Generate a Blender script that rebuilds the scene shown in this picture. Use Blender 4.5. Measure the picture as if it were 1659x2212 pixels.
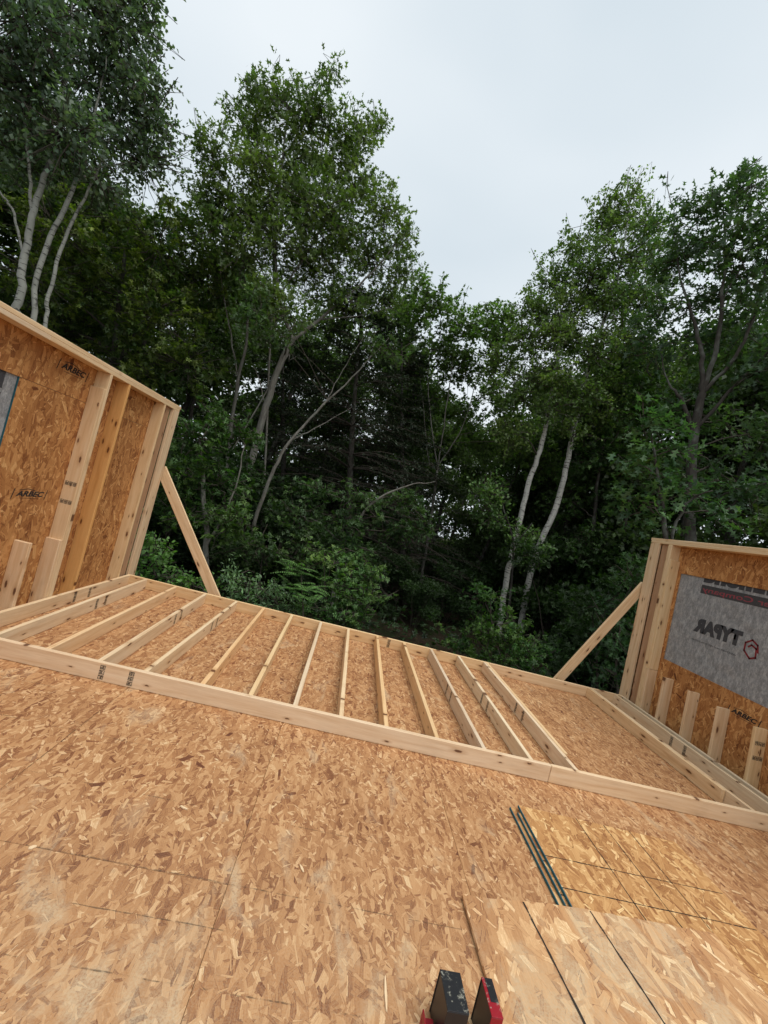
import bpy, bmesh, math, random
import numpy as np
from mathutils import Vector, Matrix, Euler

for o in list(bpy.data.objects):
    bpy.data.objects.remove(o)
SC = bpy.context.scene
COL = SC.collection
R = math.radians

# ------------------------------------------------------------------ camera
CAM = Vector((2.894, -3.344, 1.799))
YAW, PITCH, ROLL = R(4.034), R(0.726), R(14.946)
fw = Vector((math.sin(YAW) * math.cos(PITCH), math.cos(YAW) * math.cos(PITCH), math.sin(PITCH)))
rt = fw.cross(Vector((0, 0, 1))).normalized()
up = rt.cross(fw)
rt2 = rt * math.cos(ROLL) + up * math.sin(ROLL)
up2 = -rt * math.sin(ROLL) + up * math.cos(ROLL)
cd = bpy.data.cameras.new("camera")
cd.sensor_fit = 'HORIZONTAL'
cd.sensor_width = 36.0
cd.lens = 36.0 * 880.24 / 1659.0
cd.clip_start = 0.05
cd.clip_end = 600
cam = bpy.data.objects.new("camera", cd)
m = Matrix((rt2, up2, -fw)).transposed().to_4x4()
m.translation = CAM
cam.matrix_world = m
COL.objects.link(cam)
SC.camera = cam

# ------------------------------------------------------------------ sky and light: an even overcast sky
SUN_EL, SUN_AZ = R(70), R(125)          # azimuth from +y towards +x
w = bpy.data.worlds.new("World")
SC.world = w
w.use_nodes = True
nt = w.node_tree
nt.nodes.clear()
out = nt.nodes.new("ShaderNodeOutputWorld")
sky = nt.nodes.new("ShaderNodeTexSky")
sky.sky_type = 'NISHITA'
sky.sun_disc = False
sky.sun_elevation = SUN_EL
sky.sun_rotation = SUN_AZ
sky.air_density = 1.0
sky.dust_density = 3.0
bg1 = nt.nodes.new("ShaderNodeBackground")
bg1.inputs[1].default_value = 0.05
nt.links.new(sky.outputs[0], bg1.inputs[0])
# the cloud deck, thin and soft
tc = nt.nodes.new("ShaderNodeTexCoord")
mp = nt.nodes.new("ShaderNodeMapping")
mp.inputs['Scale'].default_value = (1.0, 1.0, 2.2)
ns = nt.nodes.new("ShaderNodeTexNoise")
ns.inputs['Scale'].default_value = 1.3
ns.inputs['Detail'].default_value = 3
ns.inputs['Roughness'].default_value = 0.4
rp = nt.nodes.new("ShaderNodeValToRGB")
rp.color_ramp.elements[0].position = 0.34
rp.color_ramp.elements[0].color = (0.535, 0.61, 0.665, 1)
rp.color_ramp.elements[1].position = 0.64
rp.color_ramp.elements[1].color = (0.70, 0.75, 0.785, 1)
nt.links.new(tc.outputs['Generated'], mp.inputs[0])
nt.links.new(mp.outputs[0], ns.inputs['Vector'])
nt.links.new(ns.outputs[0], rp.inputs[0])
bg2 = nt.nodes.new("ShaderNodeBackground")
bg2.inputs[1].default_value = 1.0
nt.links.new(rp.outputs[0], bg2.inputs[0])
mx = nt.nodes.new("ShaderNodeMixShader")
mx.inputs[0].default_value = 0.94
nt.links.new(bg1.outputs[0], mx.inputs[1])
nt.links.new(bg2.outputs[0], mx.inputs[2])
nt.links.new(mx.outputs[0], out.inputs[0])

sd = bpy.data.lights.new("sun", 'SUN')
sd.energy = 1.5
sd.angle = R(45)
sd.color = (1.0, 0.97, 0.92)
sun = bpy.data.objects.new("sun", sd)
sdir = Vector((math.sin(SUN_AZ) * math.cos(SUN_EL), math.cos(SUN_AZ) * math.cos(SUN_EL), math.sin(SUN_EL)))
sun.rotation_euler = sdir.to_track_quat('Z', 'Y').to_euler()
sun.location = (0, 0, 30)
COL.objects.link(sun)

SC.view_settings.view_transform = 'Standard'
SC.view_settings.look = 'None'
SC.view_settings.exposure = 0.36
SC.view_settings.gamma = 1.0
SC.view_settings.use_curve_mapping = False
SC.render.engine = 'CYCLES'
SC.cycles.max_bounces = 4
SC.cycles.diffuse_bounces = 2
SC.cycles.transmission_bounces = 3

# ------------------------------------------------------------------ node helpers
class NT:
    def __init__(s, name):
        s.m = bpy.data.materials.new(name)
        s.m.use_nodes = True
        s.t = s.m.node_tree
        s.t.nodes.clear()
        s.out = s.n("ShaderNodeOutputMaterial")
    def n(s, typ, ins=None, **kw):
        d = s.t.nodes.new(typ)
        for k, v in kw.items():
            setattr(d, k, v)
        if ins:
            for k, v in ins.items():
                s.set(d.inputs[k], v)
        return d
    def set(s, sock, v):
        if isinstance(v, bpy.types.NodeSocket):
            s.t.links.new(v, sock)
        else:
            sock.default_value = v
    def math(s, op, a, b=0.0, c=None, clamp=False):
        d = s.n("ShaderNodeMath", operation=op)
        d.use_clamp = clamp
        s.set(d.inputs[0], a)
        s.set(d.inputs[1], b)
        if c is not None:
            s.set(d.inputs[2], c)
        return d.outputs[0]
    def mix(s, f, a, b, typ='MIX'):
        d = s.n("ShaderNodeMix", data_type='RGBA', blend_type=typ)
        s.set(d.inputs[0], f)
        s.set(d.inputs[6], a)
        s.set(d.inputs[7], b)
        return d.outputs[2]
    def ramp(s, f, stops, interp='LINEAR'):
        d = s.n("ShaderNodeValToRGB")
        cr = d.color_ramp
        cr.interpolation = interp
        while len(cr.elements) < len(stops):
            cr.elements.new(0.5)
        for e, (p, c) in zip(cr.elements, stops):
            e.position = p
            e.color = (c[0], c[1], c[2], 1) if not isinstance(c, float) else (c, c, c, 1)
        s.set(d.inputs[0], f)
        return d.outputs[0]
    def mapr(s, v, a, b, c=0.0, d=1.0):
        k = s.n("ShaderNodeMapRange")
        s.set(k.inputs[0], v)
        for i, q in enumerate((a, b, c, d)):
            k.inputs[i + 1].default_value = q
        return k.outputs[0]
    def noise(s, vec, scale, detail=3, rough=0.5, dist=0.0, out=0):
        d = s.n("ShaderNodeTexNoise", {'Scale': scale, 'Detail': detail, 'Roughness': rough, 'Distortion': dist})
        s.set(d.inputs['Vector'], vec)
        return d.outputs[out]
    def mapping(s, vec, loc=(0, 0, 0), rot=(0, 0, 0), sc=(1, 1, 1)):
        d = s.n("ShaderNodeMapping", {'Location': loc, 'Rotation': rot, 'Scale': sc})
        s.set(d.inputs[0], vec)
        return d.outputs[0]
    def vadd(s, a, b):
        d = s.n("ShaderNodeVectorMath", operation='ADD')
        s.set(d.inputs[0], a)
        s.set(d.inputs[1], b)
        return d.outputs[0]
    def vscale(s, a, f):
        d = s.n("ShaderNodeVectorMath", operation='SCALE')
        s.set(d.inputs[0], a)
        s.set(d.inputs[3], f)
        return d.outputs[0]
    def finish(s, col, rough=0.7, spec=0.3, height=None, bstr=0.4, bdist=0.002, metallic=0.0):
        b = s.n("ShaderNodeBsdfPrincipled")
        s.set(b.inputs['Base Color'], col)
        s.set(b.inputs['Roughness'], rough)
        s.set(b.inputs['Specular IOR Level'], spec)
        s.set(b.inputs['Metallic'], metallic)
        if height is not None:
            bp = s.n("ShaderNodeBump", {'Strength': bstr, 'Distance': bdist})
            s.set(bp.inputs['Height'], height)
            s.t.links.new(bp.outputs[0], b.inputs['Normal'])
        s.t.links.new(b.outputs[0], s.out.inputs[0])
        return s.m

def osb(name, tint=(1, 1, 1), dust=False, seed=0.0, bias=0.0, size=1.0, extra=0.0):
    """Oriented strand board: layers of separate wood strands, each with its own angle, size and tone."""
    g = NT(name)
    uv = g.n("ShaderNodeUVMap").outputs[0]
    rnd = g.n("ShaderNodeObjectInfo").outputs['Random']
    off = g.n("ShaderNodeCombineXYZ")
    g.set(off.inputs[0], g.math('MULTIPLY_ADD', rnd, 37.0, seed))
    g.set(off.inputs[1], g.math('MULTIPLY', rnd, 91.0))
    base = g.vscale(g.vadd(uv, off.outputs[0]), 1.0 / size)
    rag = g.n("ShaderNodeVectorMath", operation='SUBTRACT')
    g.set(rag.inputs[0], g.noise(base, 60.0, 2, 0.7, out=1))
    rag.inputs[1].default_value = (0.5, 0.5, 0.5)
    base = g.vadd(base, g.vscale(rag.outputs[0], 0.007))
    chaff = g.noise(g.mapping(base, rot=(0, 0, 0.3), sc=(38, 85, 1)), 1.0, 3, 0.7)
    tone = g.mapr(chaff, 0.28, 0.72, 0.15, 0.7)
    fibv = base
    edge = 0.0
    # a bed of whole strands, then separate strands of many sizes over it
    #        cell (along, across), half length, min half width, extra half width, share, angle (spread)
    beds = [(0.35, 9, 34, .85), (-0.5, 8, 28, .75)]
    for i, (ang, sx_, sy_, share) in enumerate(beds):
        mv = g.mapping(base, loc=(4.7 * i, 2.3 * i, 0), rot=(0, 0, ang), sc=(sx_, sy_, 1))
        vo = g.n("ShaderNodeTexVoronoi", {'Scale': 1.0, 'Randomness': 1.0}, voronoi_dimensions='2D', feature='F1')
        g.set(vo.inputs['Vector'], mv)
        sp = g.n("ShaderNodeSeparateColor")
        g.set(sp.inputs[0], vo.outputs['Color'])
        msk = g.math('LESS_THAN', sp.outputs[1], share)
        tn = g.n("ShaderNodeMix", data_type='FLOAT')
        g.set(tn.inputs[0], msk)
        g.set(tn.inputs[2], tone)
        g.set(tn.inputs[3], g.mapr(sp.outputs[2], 0.0, 1.0, 0.08, 0.8))
        tone = tn.outputs[0]
    layers = [(5.5, .095, .010, .020, .8, 1.5), (13.0, .042, .004, .011, .8, 2.8), (6.0, .085, .008, .016, .8, 1.6), (15.0, .038, .003, .008, .7, 3.0),
              (7.5, .070, .006, .016, .75, 1.7), (10.0, .060, .002, .006, .7, 2.2), (19.0, .025, .003, .008, .5, 3.1), (6.5, .055, .008, .014, .22, 2.6)]
    nl_ = len(layers) - 1
    for i, (cell, hl, w0, w1, share, spread) in enumerate(layers):
        mv = g.mapping(base, loc=(7.3 * i + 1.1, 3.9 * i, 0), sc=(1, 1, 1))
        vo = g.n("ShaderNodeTexVoronoi", {'Scale': cell, 'Randomness': 1.0}, voronoi_dimensions='2D', feature='F1')
        g.set(vo.inputs['Vector'], mv)
        sp = g.n("ShaderNodeSeparateColor")
        g.set(sp.inputs[0], vo.outputs['Color'])
        loc = g.n("ShaderNodeVectorMath", operation='SUBTRACT')
        g.set(loc.inputs[0], mv)
        g.set(loc.inputs[1], vo.outputs['Position'])
        rotn = g.n("ShaderNodeVectorRotate", rotation_type='Z_AXIS')
        g.set(rotn.inputs['Vector'], loc.outputs[0])
        g.set(rotn.inputs['Angle'], g.math('MULTIPLY', g.math('SUBTRACT', sp.outputs[0], 0.5), spread))
        xy = g.n("ShaderNodeSeparateXYZ")
        g.set(xy.inputs[0], rotn.outputs[0])
        # skewed ends, a slight taper
        ax_ = g.math('ABSOLUTE', g.math('ADD', xy.outputs[0], g.math('MULTIPLY', xy.outputs[1], g.math('MULTIPLY', g.math('SUBTRACT', sp.outputs[2], 0.5), 1.6))))
        hw = g.math('MULTIPLY_ADD', g.math('FRACT', g.math('MULTIPLY', sp.outputs[1], 7.0)), w1, w0)
        hw = g.math('MULTIPLY_ADD', xy.outputs[0], g.math('MULTIPLY', g.math('SUBTRACT', sp.outputs[0], 0.5), 0.14), hw)
        ay_ = g.math('SUBTRACT', hw, g.math('ABSOLUTE', xy.outputs[1]))
        inl = g.math('LESS_THAN', ax_, g.math('MULTIPLY_ADD', sp.outputs[1], hl * 0.6, hl * 0.4))
        on = g.math('LESS_THAN', g.math('FRACT', g.math('MULTIPLY', sp.outputs[0], 11.0)), share)
        io = g.math('MULTIPLY', inl, on)
        msk = g.math('MULTIPLY', io, g.math('GREATER_THAN', ay_, 0.0))
        rim = g.math('MULTIPLY', io, g.math('MULTIPLY', g.math('GREATER_THAN', ay_, -0.0016), g.math('LESS_THAN', ay_, 0.0)))  # thin shadow line painted along the long sides of each strand
        ed = g.n("ShaderNodeMix", data_type='FLOAT')
        g.set(ed.inputs[0], msk)
        g.set(ed.inputs[2], g.math('MAXIMUM', edge, rim))
        g.set(ed.inputs[3], 0.0)
        edge = ed.outputs[0]
        tn = g.n("ShaderNodeMix", data_type='FLOAT')
        g.set(tn.inputs[0], msk)
        g.set(tn.inputs[2], tone)
        g.set(tn.inputs[3], g.mapr(sp.outputs[2], 0.0, 1.0, 0.11 if i != nl_ else -0.04, 0.95 if i != nl_ else 0.6))
        tone = tn.outputs[0]
        fm = g.n("ShaderNodeMix", data_type='VECTOR')
        g.set(fm.inputs[0], msk)
        g.set(fm.inputs[4], fibv)
        g.set(fm.inputs[5], g.vadd(rotn.outputs[0], vo.outputs['Color']))
        fibv = fm.outputs[1]
    tone = g.math('SUBTRACT', tone, g.math('MULTIPLY', edge, 0.3))
    fib = g.noise(g.mapping(fibv, sc=(9, 170, 1)), 1.0, 2, 0.6)
    tone = g.math('ADD', tone, g.math('MULTIPLY', g.math('SUBTRACT', fib, 0.5), 0.55))
    tone = g.math('ADD', tone, g.math('MULTIPLY', g.math('SUBTRACT', g.noise(base, 140.0, 2, 0.7), 0.5), 0.3))
    tone = g.math('ADD', tone, bias)
    col = g.ramp(tone, [(0.0, (0.15, 0.055, 0.03)), (0.09, (0.25, 0.105, 0.05)), (0.22, (0.375, 0.18, 0.082)), (0.5, (0.475, 0.25, 0.118)),
                        (0.75, (0.565, 0.325, 0.165)), (0.92, (0.66, 0.42, 0.23)), (1.0, (0.76, 0.54, 0.33))])
    big = g.noise(base, 1.5, 3, 0.6)
    col = g.mix(0.4, col, g.ramp(big, [(0.3, (0.38, 0.36, 0.34)), (0.7, (0.6, 0.6, 0.6))]), 'OVERLAY')
    col = g.mix(1.0, col, (tint[0], tint[1], tint[2], 1), 'MULTIPLY')
    if dust:
        pos = g.n("ShaderNodeNewGeometry").outputs['Position']
        sx = g.n("ShaderNodeSeparateXYZ")
        g.set(sx.inputs[0], pos)
        fine = g.noise(pos, 120.0, 3, 0.75)
        pat = g.noise(g.mapping(pos, sc=(1.5, 0.8, 1)), 2.3, 4, 0.6, 0.8)
        near = g.mapr(sx.outputs[1], -0.9, -2.0, 0.0, 1.0)
        d1 = g.mapr(g.math('ADD', pat, g.math('MULTIPLY', near, 0.12)), 0.6 - extra, 0.74 - extra)
        d1 = g.math('MULTIPLY', d1, g.mapr(fine, 0.25, 0.58))
        film = g.math('MULTIPLY', near, g.mapr(fine, 0.4, 0.75, 0.0, 0.5))
        dm = g.math('MAXIMUM', d1, film, clamp=True)
        col = g.mix(g.math('MULTIPLY', dm, 0.75), col, (0.60, 0.45, 0.285, 1))
        sm = g.mapr(g.noise(pos, 6.5, 4, 0.75), 0.62, 0.8, 0.0, 0.5)
        col = g.mix(sm, col, (0.2, 0.13, 0.085, 1))
    return g.finish(col, 0.62, 0.22)

def lumber(name):
    """Planed spruce; the board's own colour is the object colour."""
    g = NT(name)
    tcn = g.n("ShaderNodeTexCoord").outputs['Object']
    oi = g.n("ShaderNodeObjectInfo")
    off = g.n("ShaderNodeCombineXYZ")
    for k in range(3):
        g.set(off.inputs[k], g.math('MULTIPLY', oi.outputs['Random'], (13.0, 57.0, 91.0)[k]))
    p = g.vadd(tcn, off.outputs[0])
    warp = g.noise(p, 1.3, 2, 0.5, out=1)
    pw = g.vadd(p, g.vscale(warp, 0.055))
    gr = g.noise(g.mapping(pw, sc=(1.1, 34, 26)), 1.0, 4, 0.6)
    gr2 = g.noise(g.mapping(pw, sc=(7, 260, 260)), 1.0, 2, 0.6)
    col = g.ramp(gr, [(0.25, (0.68, 0.46, 0.275)), (0.42, (0.81, 0.61, 0.405)), (0.58, (0.875, 0.695, 0.49)), (0.75, (0.91, 0.765, 0.58))])
    col = g.mix(g.mapr(gr2, 0.35, 0.75, 0.0, 0.22), col, (0.52, 0.33, 0.18, 1))
    # knots
    rag2 = g.noise(p, 40.0, 1, 0.5, out=1)
    kv = g.mapping(g.vadd(p, g.vscale(rag2, 0.01)), rot=(R(90), 0, 0), sc=(3.4, 11, 11))
    vo = g.n("ShaderNodeTexVoronoi", {'Scale': 1.0, 'Randomness': 1.0}, voronoi_dimensions='2D', feature='F1')
    g.set(vo.inputs['Vector'], kv)
    sp = g.n("ShaderNodeSeparateColor")
    g.set(sp.inputs[0], vo.outputs['Color'])
    pick = g.math('GREATER_THAN', sp.outputs[0], 0.5)
    size = g.math('MULTIPLY_ADD', g.math('POWER', sp.outputs[1], 2.0), 0.085, 0.045)
    rel = g.math('DIVIDE', vo.outputs['Distance'], size)
    halo = g.math('MULTIPLY', g.mapr(rel, 3.2, 1.0, 0.0, 0.45), pick)
    core = g.math('MULTIPLY', g.mapr(rel, 1.25, 0.8, 0.0, 0.92), pick)
    col = g.mix(halo, col, (0.43, 0.22, 0.09, 1))
    col = g.mix(core, col, (0.13, 0.055, 0.028, 1))
    # mill dirt
    dirt = g.noise(g.mapping(p, sc=(2, 6, 6)), 1.0, 4, 0.65)
    col = g.mix(g.mapr(dirt, 0.56, 0.8, 0.0, 0.3), col, (0.36, 0.25, 0.16, 1))
    col = g.mix(1.0, col, oi.outputs['Color'], 'MULTIPLY')
    return g.finish(col, 0.6, 0.25, g.math('ADD', gr, g.math('MULTIPLY', gr2, 0.5)), 0.25, 0.001)

def plain(name, col, rough=0.7, spec=0.3, var=0.0, scale=8.0, metallic=0.0):
    g = NT(name)
    if var:
        p = g.n("ShaderNodeTexCoord").outputs['Object']
        f = g.noise(p, scale, 4, 0.6)
        c = g.mix(f, tuple(x * (1 - var) for x in col[:3]) + (1,), tuple(min(1, x * (1 + var)) for x in col[:3]) + (1,))
        return g.finish(c, rough, spec, f, 0.2, 0.002, metallic)
    return g.finish(tuple(col[:3]) + (1,), rough, spec, metallic=metallic)

def worn(name, col, keep, top=0.9):
    """chalk or ink that has rubbed off in places"""
    g = NT(name)
    p = g.n("ShaderNodeNewGeometry").outputs['Position']
    f = g.math('ADD', g.math('MULTIPLY', g.noise(p, 45.0, 3, 0.7), 0.6), g.math('MULTIPLY', g.noise(p, 5.0, 2, 0.5), 0.4))
    k = g.mapr(f, 0.62 - 0.3 * keep, 0.72 - 0.3 * keep, 0.0, top)
    b = g.n("ShaderNodeBsdfDiffuse", {'Color': tuple(col) + (1,)})
    tr = g.n("ShaderNodeBsdfTransparent")
    mx_ = g.n("ShaderNodeMixShader")
    g.set(mx_.inputs[0], k)
    g.t.links.new(tr.outputs[0], mx_.inputs[1])
    g.t.links.new(b.outputs[0], mx_.inputs[2])
    g.t.links.new(mx_.outputs[0], g.out.inputs[0])
    return g.m

def bark(name, a, b, pale=False):
    g = NT(name)
    p = g.n("ShaderNodeTexCoord").outputs['Object']
    if pale:
        n1 = g.noise(g.mapping(p, sc=(5, 5, 26)), 1.0, 3, 0.6)
        n2 = g.noise(g.mapping(p, sc=(2.2, 2.2, 3.2)), 1.0, 3, 0.7)
        c = g.ramp(n2, [(0.3, a), (0.7, tuple(x * 0.72 for x in a))])
        c = g.mix(g.mapr(n1, 0.57, 0.62, 0, 0.85), c, b + (1,))
        big = g.noise(g.mapping(p, sc=(3, 3, 2.2)), 1.0, 2, 0.5)
        c = g.mix(g.mapr(big, 0.66, 0.7, 0, 0.85), c, b + (1,))
        return g.finish(c, 0.65, 0.25, n1, 0.3, 0.004)
    n1 = g.noise(g.mapping(p, sc=(22, 22, 4)), 1.0, 4, 0.65)
    n2 = g.noise(p, 3.0, 3, 0.6)
    c = g.ramp(n1, [(0.3, b), (0.68, a)])
    c = g.mix(g.mapr(n2, 0.5, 0.68, 0, 0.6), c, (0.2, 0.21, 0.18, 1))
    return g.finish(c, 0.85, 0.15, n1, 0.7, 0.012)

def leafmat(name, trans=0.34, rough=0.5, spec=0.25):
    g = NT(name)
    at = g.n("ShaderNodeAttribute", attribute_name="tint")
    df = g.n("ShaderNodeBsdfDiffuse")
    g.set(df.inputs[0], at.outputs['Color'])
    gl = g.n("ShaderNodeBsdfGlossy", {'Color': (1, 1, 1, 1), 'Roughness': rough})
    b = g.n("ShaderNodeMixShader")
    b.inputs[0].default_value = 0.045 * spec / 0.25
    g.t.links.new(df.outputs[0], b.inputs[1])
    g.t.links.new(gl.outputs[0], b.inputs[2])
    tr = g.n("ShaderNodeBsdfTranslucent")
    g.set(tr.inputs[0], g.mix(1.0, at.outputs['Color'], (1.2, 1.55, 0.6, 1), 'MULTIPLY'))
    mxs = g.n("ShaderNodeMixShader")
    mxs.inputs[0].default_value = trans
    g.t.links.new(b.outputs[0], mxs.inputs[1])
    g.t.links.new(tr.outputs[0], mxs.inputs[2])
    g.t.links.new(mxs.outputs[0], g.out.inputs[0])
    return g.m

M = {}
M['floor_osb'] = osb('floor_osb', tint=(1.02, 0.99, 0.92), dust=True, size=0.72)
M['wall_osb'] = osb('wall_osb', tint=(1.05, 0.91, 0.66), seed=5.0, size=1.05)
M['sheet_osb'] = osb('sheet_osb', tint=(1.15, 1.12, 0.9), seed=11.0, bias=0.06)
M['dusty_osb'] = osb('dusty_osb', tint=(1.2, 1.2, 1.12), seed=23.0, dust=True, size=1.35, extra=0.09, bias=0.1)
M['lumber'] = lumber('lumber')
M['ink'] = plain('ink', (0.035, 0.033, 0.032), 0.8, 0.1)
M['faded_ink'] = plain('faded_ink', (0.10, 0.06, 0.035), 0.8, 0.1)
M['wrap_ink'] = plain('wrap_ink', (0.065, 0.066, 0.072), 0.7, 0.2, 0.5, 60)
M['wrap_red'] = plain('wrap_red', (0.22, 0.03, 0.035), 0.7, 0.2, 0.4, 60)
M['wrap_pink'] = plain('wrap_pink', (0.30, 0.07, 0.085), 0.7, 0.2, 0.4, 60)
M['wrap_strip'] = plain('wrap_strip', (0.07, 0.068, 0.07), 0.7, 0.2, 0.4, 60)
M['chalk'] = worn('chalk', (0.075, 0.075, 0.06), 0.55, 0.42)
M['print_line'] = worn('print_line', (0.05, 0.042, 0.035), 0.85)
M['teal'] = plain('teal', (0.022, 0.115, 0.145), 0.55, 0.3, 0.3, 30)
M['aspen_bark'] = bark('aspen_bark', (0.42, 0.41, 0.35), (0.05, 0.045, 0.04), True)
M['birch_bark'] = bark('birch_bark', (0.66, 0.63, 0.57), (0.06, 0.05, 0.042), True)
M['bark'] = bark('bark', (0.27, 0.25, 0.215), (0.10, 0.088, 0.072))
M['dark_bark'] = bark('dark_bark', (0.085, 0.072, 0.06), (0.035, 0.03, 0.026))
M['twig'] = plain('twig', (0.09, 0.075, 0.06), 0.85, 0.15, 0.3, 10)
M['dead_twig'] = plain('dead_twig', (0.075, 0.062, 0.05), 0.9, 0.1, 0.3, 10)
M['leaf'] = leafmat('leaf')
M['needle'] = leafmat('needle', 0.1, 0.6, 0.2)

def wrapmat():
    g = NT('housewrap')
    p = g.n("ShaderNodeTexCoord").outputs['Object']
    a = g.noise(g.mapping(p, sc=(1, 20, 9)), 1.0, 5, 0.7)
    b = g.noise(g.mapping(p, sc=(1, 60, 28)), 1.0, 4, 0.7, 1.0)
    f = g.math('ADD', g.math('MULTIPLY', a, 0.5), g.math('MULTIPLY', b, 0.5))
    c = g.ramp(f, [(0.3, (0.13, 0.135, 0.14)), (0.5, (0.30, 0.305, 0.31)), (0.68, (0.56, 0.56, 0.56))])
    fold = g.noise(g.mapping(p, sc=(1, 3, 5)), 1.0, 2, 0.5)
    return g.finish(c, 0.6, 0.3, g.math('ADD', g.math('MULTIPLY', f, 0.1), fold), 0.7, 0.03)
M['wrap'] = wrapmat()

def scuffed(name, paint):
    g = NT(name)
    p = g.n("ShaderNodeTexCoord").outputs['Object']
    f = g.noise(p, 70.0, 6, 0.72)
    b = g.noise(p, 16.0, 3, 0.6)
    nz = g.n("ShaderNodeSeparateXYZ")
    g.set(nz.inputs[0], g.n("ShaderNodeNewGeometry").outputs['Normal'])
    k = g.math('MULTIPLY', g.mapr(g.math('ADD', f, g.math('MULTIPLY', b, 0.7)), 0.9, 1.06), g.mapr(nz.outputs[2], 0.4, 0.8))
    c = g.mix(g.math('MULTIPLY', k, 0.85), paint + (1,), (0.50, 0.48, 0.38, 1))
    return g.finish(c, g.mapr(k, 0, 1, 0.34, 0.8), 0.4)
M['black_steel'] = scuffed('black_steel', (0.018, 0.018, 0.02))
M['red_steel'] = scuffed('red_steel', (0.32, 0.012, 0.022))

def groundmat():
    g = NT('leaf_litter')
    p = g.n("ShaderNodeTexCoord").outputs['Object']
    a = g.noise(p, 1.1, 5, 0.65)
    b = g.noise(p, 16.0, 4, 0.7)
    c = g.ramp(b, [(0.3, (0.015, 0.011, 0.008)), (0.55, (0.04, 0.028, 0.018)), (0.75, (0.08, 0.052, 0.03))])
    c = g.mix(g.mapr(a, 0.48, 0.62, 0, 0.7), c, (0.022, 0.036, 0.012, 1))
    return g.finish(c, 0.95, 0.1, b, 0.8, 0.03)
M['ground'] = groundmat()
M['concrete'] = plain('concrete', (0.32, 0.31, 0.29), 0.9, 0.2, 0.2, 6)

# ------------------------------------------------------------------ object helpers
def link(o, parent=None):
    COL.objects.link(o)
    if parent is not None:
        o.parent = parent
    return o
def obj(name, me, mat=None, parent=None, loc=(0, 0, 0), rot=(0, 0, 0)):
    if mat is not None and not me.materials:
        me.materials.append(M[mat])
    o = bpy.data.objects.new(name, me)
    o.location = loc
    o.rotation_euler = rot
    return link(o, parent)
def empty(name, loc=(0, 0, 0), parent=None):
    o = bpy.data.objects.new(name, None)
    o.empty_display_size = 0.2
    o.location = loc
    return link(o, parent)
def tag(o, label=None, cat=None, group=None, kind=None):
    if label: o['label'] = label
    if cat: o['category'] = cat
    if group: o['group'] = group
    if kind: o['kind'] = kind
    return o
def uvmap(me):
    """metre-scale uv on every face, first axis along the longer side"""
    uv = me.uv_layers.new(name="UVMap")
    for pl in me.polygons:
        n = pl.normal
        a = max(range(3), key=lambda i: abs(n[i]))
        ax = [i for i in range(3) if i != a]
        for li in pl.loop_indices:
            co = me.vertices[me.loops[li].vertex_index].co
            uv.data[li].uv = (co[ax[1]], co[ax[0]])
def box_mesh(name, lo, hi, bevel=0.0, shear=0.0, uv=False):
    bm = bmesh.new()
    bmesh.ops.create_cube(bm, size=1.0)
    for v in bm.verts:
        v.co = Vector([lo[i] + (v.co[i] + 0.5) * (hi[i] - lo[i]) for i in range(3)])
    if bevel:
        bmesh.ops.bevel(bm, geom=list(bm.edges), offset=bevel, segments=1, affect='EDGES')
    if shear:
        for v in bm.verts:
            v.co.y += shear * v.co.z
    me = bpy.data.meshes.new(name)
    bm.to_mesh(me)
    bm.free()
    if uv:
        uvmap(me)
    return me
BOARDS = {}
def board_mesh(L, w=0.14, t=0.038):
    """a board along local x, w along local z, t along local y, chamfered, with waney nicks"""
    k = (round(L, 2), w, t)
    if k not in BOARDS:
        BOARDS[k] = box_mesh('board', (-k[0] / 2, -t / 2, -w / 2), (k[0] / 2, t / 2, w / 2), 0.0035)
    return BOARDS[k]
rb = random.Random(4)
def shade():
    v = rb.uniform(0.9, 1.06)
    y = rb.uniform(-0.05, 0.05)
    return (v, v * (1 + y * 0.4), v * (1 - abs(y) * 1.6 + 0.02), 1)
def board(name, parent, p0, p1, zdir=(0, 0, 1), w=0.14, t=0.038, col=None):
    """a board from p0 to p1 (centre line); its wide side lies along zdir"""
    p0, p1 = Vector(p0), Vector(p1)
    x = (p1 - p0).normalized()
    z = Vector(zdir)
    z = (z - x * z.dot(x)).normalized()
    y = z.cross(x)
    o = obj(name, board_mesh((p1 - p0).length, w, t), 'lumber', parent)
    mt = Matrix((x, y, z)).transposed().to_4x4()
    mt.translation = (p0 + p1) / 2
    o.matrix_local = mt
    o.color = col or shade()
    return o
def quads_mesh(name, quads):
    v, f = [], []
    for q in quads:
        f.append(tuple(range(len(v), len(v) + len(q))))
        v += q
    me = bpy.data.meshes.new(name)
    me.from_pydata(v, [], f)
    me.update()
    return me
def ragged(name, mat, parent, p0, p1, wid, z, seed=0, gap=0.0):
    """a chalked or printed line: a thin sheet with an uneven edge and worn gaps"""
    r = random.Random(seed)
    p0, p1 = Vector((p0[0], p0[1])), Vector((p1[0], p1[1]))
    L = (p1 - p0).length
    d = (p1 - p0) / L
    nrm = Vector((-d.y, d.x))
    n = max(2, int(L / 0.03))
    q, a = [], None
    wv = 0.0
    for i in range(n + 1):
        s = L * i / n
        wv = 0.8 * wv + r.uniform(-1, 1) * 0.0012
        hw = wid * 0.5 * r.uniform(0.6, 1.25)
        c = p0 + d * s + nrm * wv
        b = (c + nrm * hw, c - nrm * hw)
        zz = z(c.x) if callable(z) else z
        if a is not None:
            q.append([(a[0].x, a[0].y, a[2]), (a[1].x, a[1].y, a[2]), (b[1].x, b[1].y, zz), (b[0].x, b[0].y, zz)])
        a = (b[0], b[1], zz)
    return obj(name, quads_mesh(name, q), mat, parent)
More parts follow.
